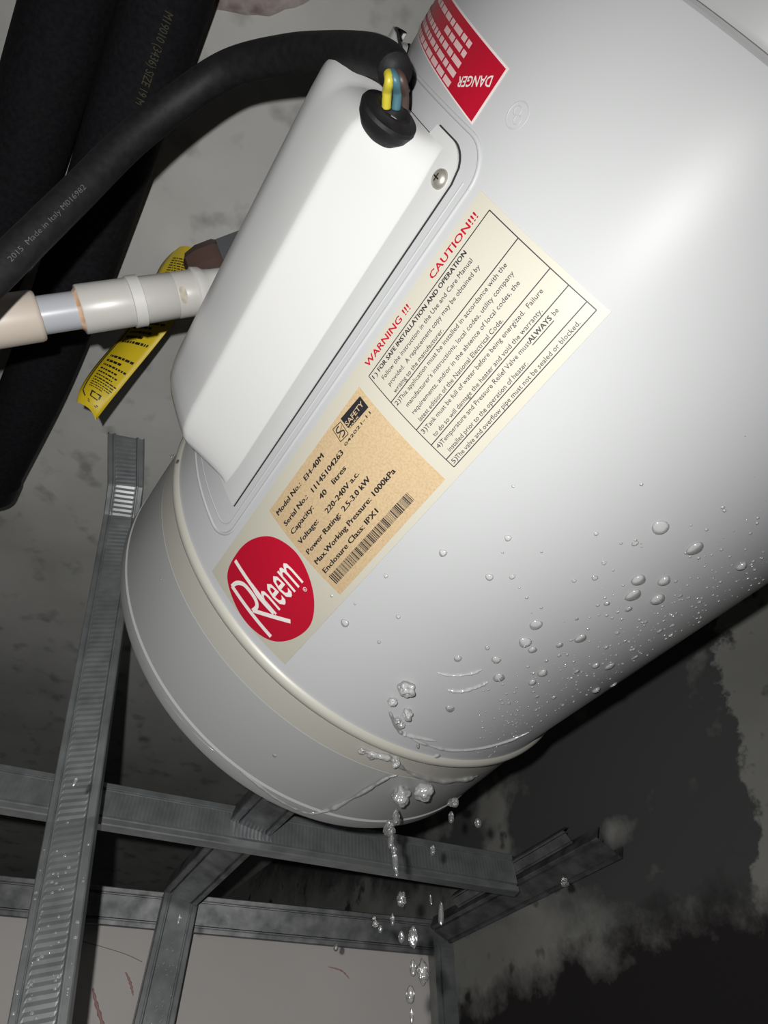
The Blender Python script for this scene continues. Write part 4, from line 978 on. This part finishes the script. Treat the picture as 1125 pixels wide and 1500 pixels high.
def blob_mesh(seed, rough, material):
    bm = bmesh.new(); bmesh.ops.create_icosphere(bm, subdivisions=4, radius=1.0)
    for v in bm.verts:
        q = v.co * 1.5 + Vector((seed * 7.1, seed * 3.3, 0))
        v.co *= 1 + rough * noise.noise(q) + rough * 0.3 * noise.noise(q * 2.6)
        v.co.x *= 1 - 0.18 * v.co.z; v.co.y *= 1 - 0.18 * v.co.z
    me = bpy.data.meshes.new('drop'); bm.to_mesh(me); bm.free()
    for p in me.polygons: p.use_smooth = True
    me.materials.append(material)
    return me
BLOBS = [blob_mesh(k, 0.34 if k < 4 else 0.12, STREAM) for k in range(7)]
SPLASH = [blob_mesh(k + 10, 0.42, WATER) for k in range(4)]
for i, (q, w, h) in enumerate(FALL):
    q = Vector(q)
    big = w > 4.4 or h > 5.5
    o = bpy.data.objects.new('water_drop', SPLASH[i % 4] if i < 8 or i in (31, 32) else BLOBS[i % 4] if w > 2.5 else BLOBS[4 + i % 3]); COL.objects.link(o)
    o.location = q; o.scale = (w * 0.001, w * 0.001, h * 0.001); o.rotation_euler = (0, rnd.uniform(-0.12, 0.12), rnd.uniform(0, 6))
    if i < 5: tag(o, 'clear splash blob of water on the tank above the ridge', 'water drop', 'splash on the tank')
    elif i in (6, 7): tag(o, ('largest lump of water at the head of the falling stream', 'round clear bubble of water right of the stream head')[i - 6], 'water drop', 'falling water drops')
    elif q.x < -0.1: tag(o, 'small stray drop falling in front of the steel frame at left', 'water drop', 'stray water drops')
    elif q.x > 0.04: tag(o, 'clear water drop falling in front of the dark stained wall', 'water drop', 'falling water drops')
    elif q.z > 2.095: tag(o, 'clear water drop leaving the tank at its wet end', 'water drop', 'falling water drops')
    elif q.z > 2.055: tag(o, 'clear water drop falling in front of the near rail', 'water drop', 'falling water drops')
    elif q.z > 2.02: tag(o, 'clear water drop falling in front of the far track', 'water drop', 'falling water drops')
    else: tag(o, 'clear water drop falling beside the corner stud', 'water drop', 'falling water drops')

# splash beads sitting on the long hanger
hv = H[3]; ht = (H[4] - H[3]).normalized(); hn = Vector((0.12, -1, -0.08)); hn = (hn - ht * hn.dot(ht)).normalized(); hs = ht.cross(hn)
rh = random.Random(21)
for i in range(70):
    u = rh.random() ** 0.7 * 1.0; x = rh.uniform(-0.55, 0.55) * 0.02 if rh.random() < 0.75 else rh.choice((-0.85, 0.85)) * 0.02
    size = rh.uniform(0.5, 1.5) * 0.001
    q = H[3].lerp(H[4], u) + hs * x + hn * 0.0003
    o = bpy.data.objects.new('water_drop', DOMES[i % 3]); COL.objects.link(o)
    o.matrix_world = Matrix.Translation(q) @ Matrix((hs, ht, hn)).transposed().to_4x4() @ Matrix.Diagonal((size, size, size, 1))
    tag(o, 'tiny water bead sitting on the long ribbed hanger', 'water drop', 'water beads on the hanger')

# and on the left stud
sn = (-nfar + Vector((0.12, 0, 0))).normalized(); ss_ = Vector((0, 0, -1)).cross(sn)
stq = Vector(POST_TOP[0]) - nfar * 0.006
for i in range(55):
    size = rh.uniform(0.6, 1.7) * 0.001
    q = stq + ss_ * (rh.uniform(-0.55, 0.55) * 0.022) + Vector((0, 0, -0.03 - 0.13 * rh.random() ** 0.7)) + sn * 0.0003
    o = bpy.data.objects.new('water_drop', DOMES[i % 3]); COL.objects.link(o)
    o.matrix_world = Matrix.Translation(q) @ Matrix((ss_, Vector((0, 0, -1)), sn)).transposed().to_4x4() @ Matrix.Diagonal((size, size, size, 1))
    tag(o, 'tiny water bead sitting on the stud against the pale board', 'water drop', 'water beads on the stud')
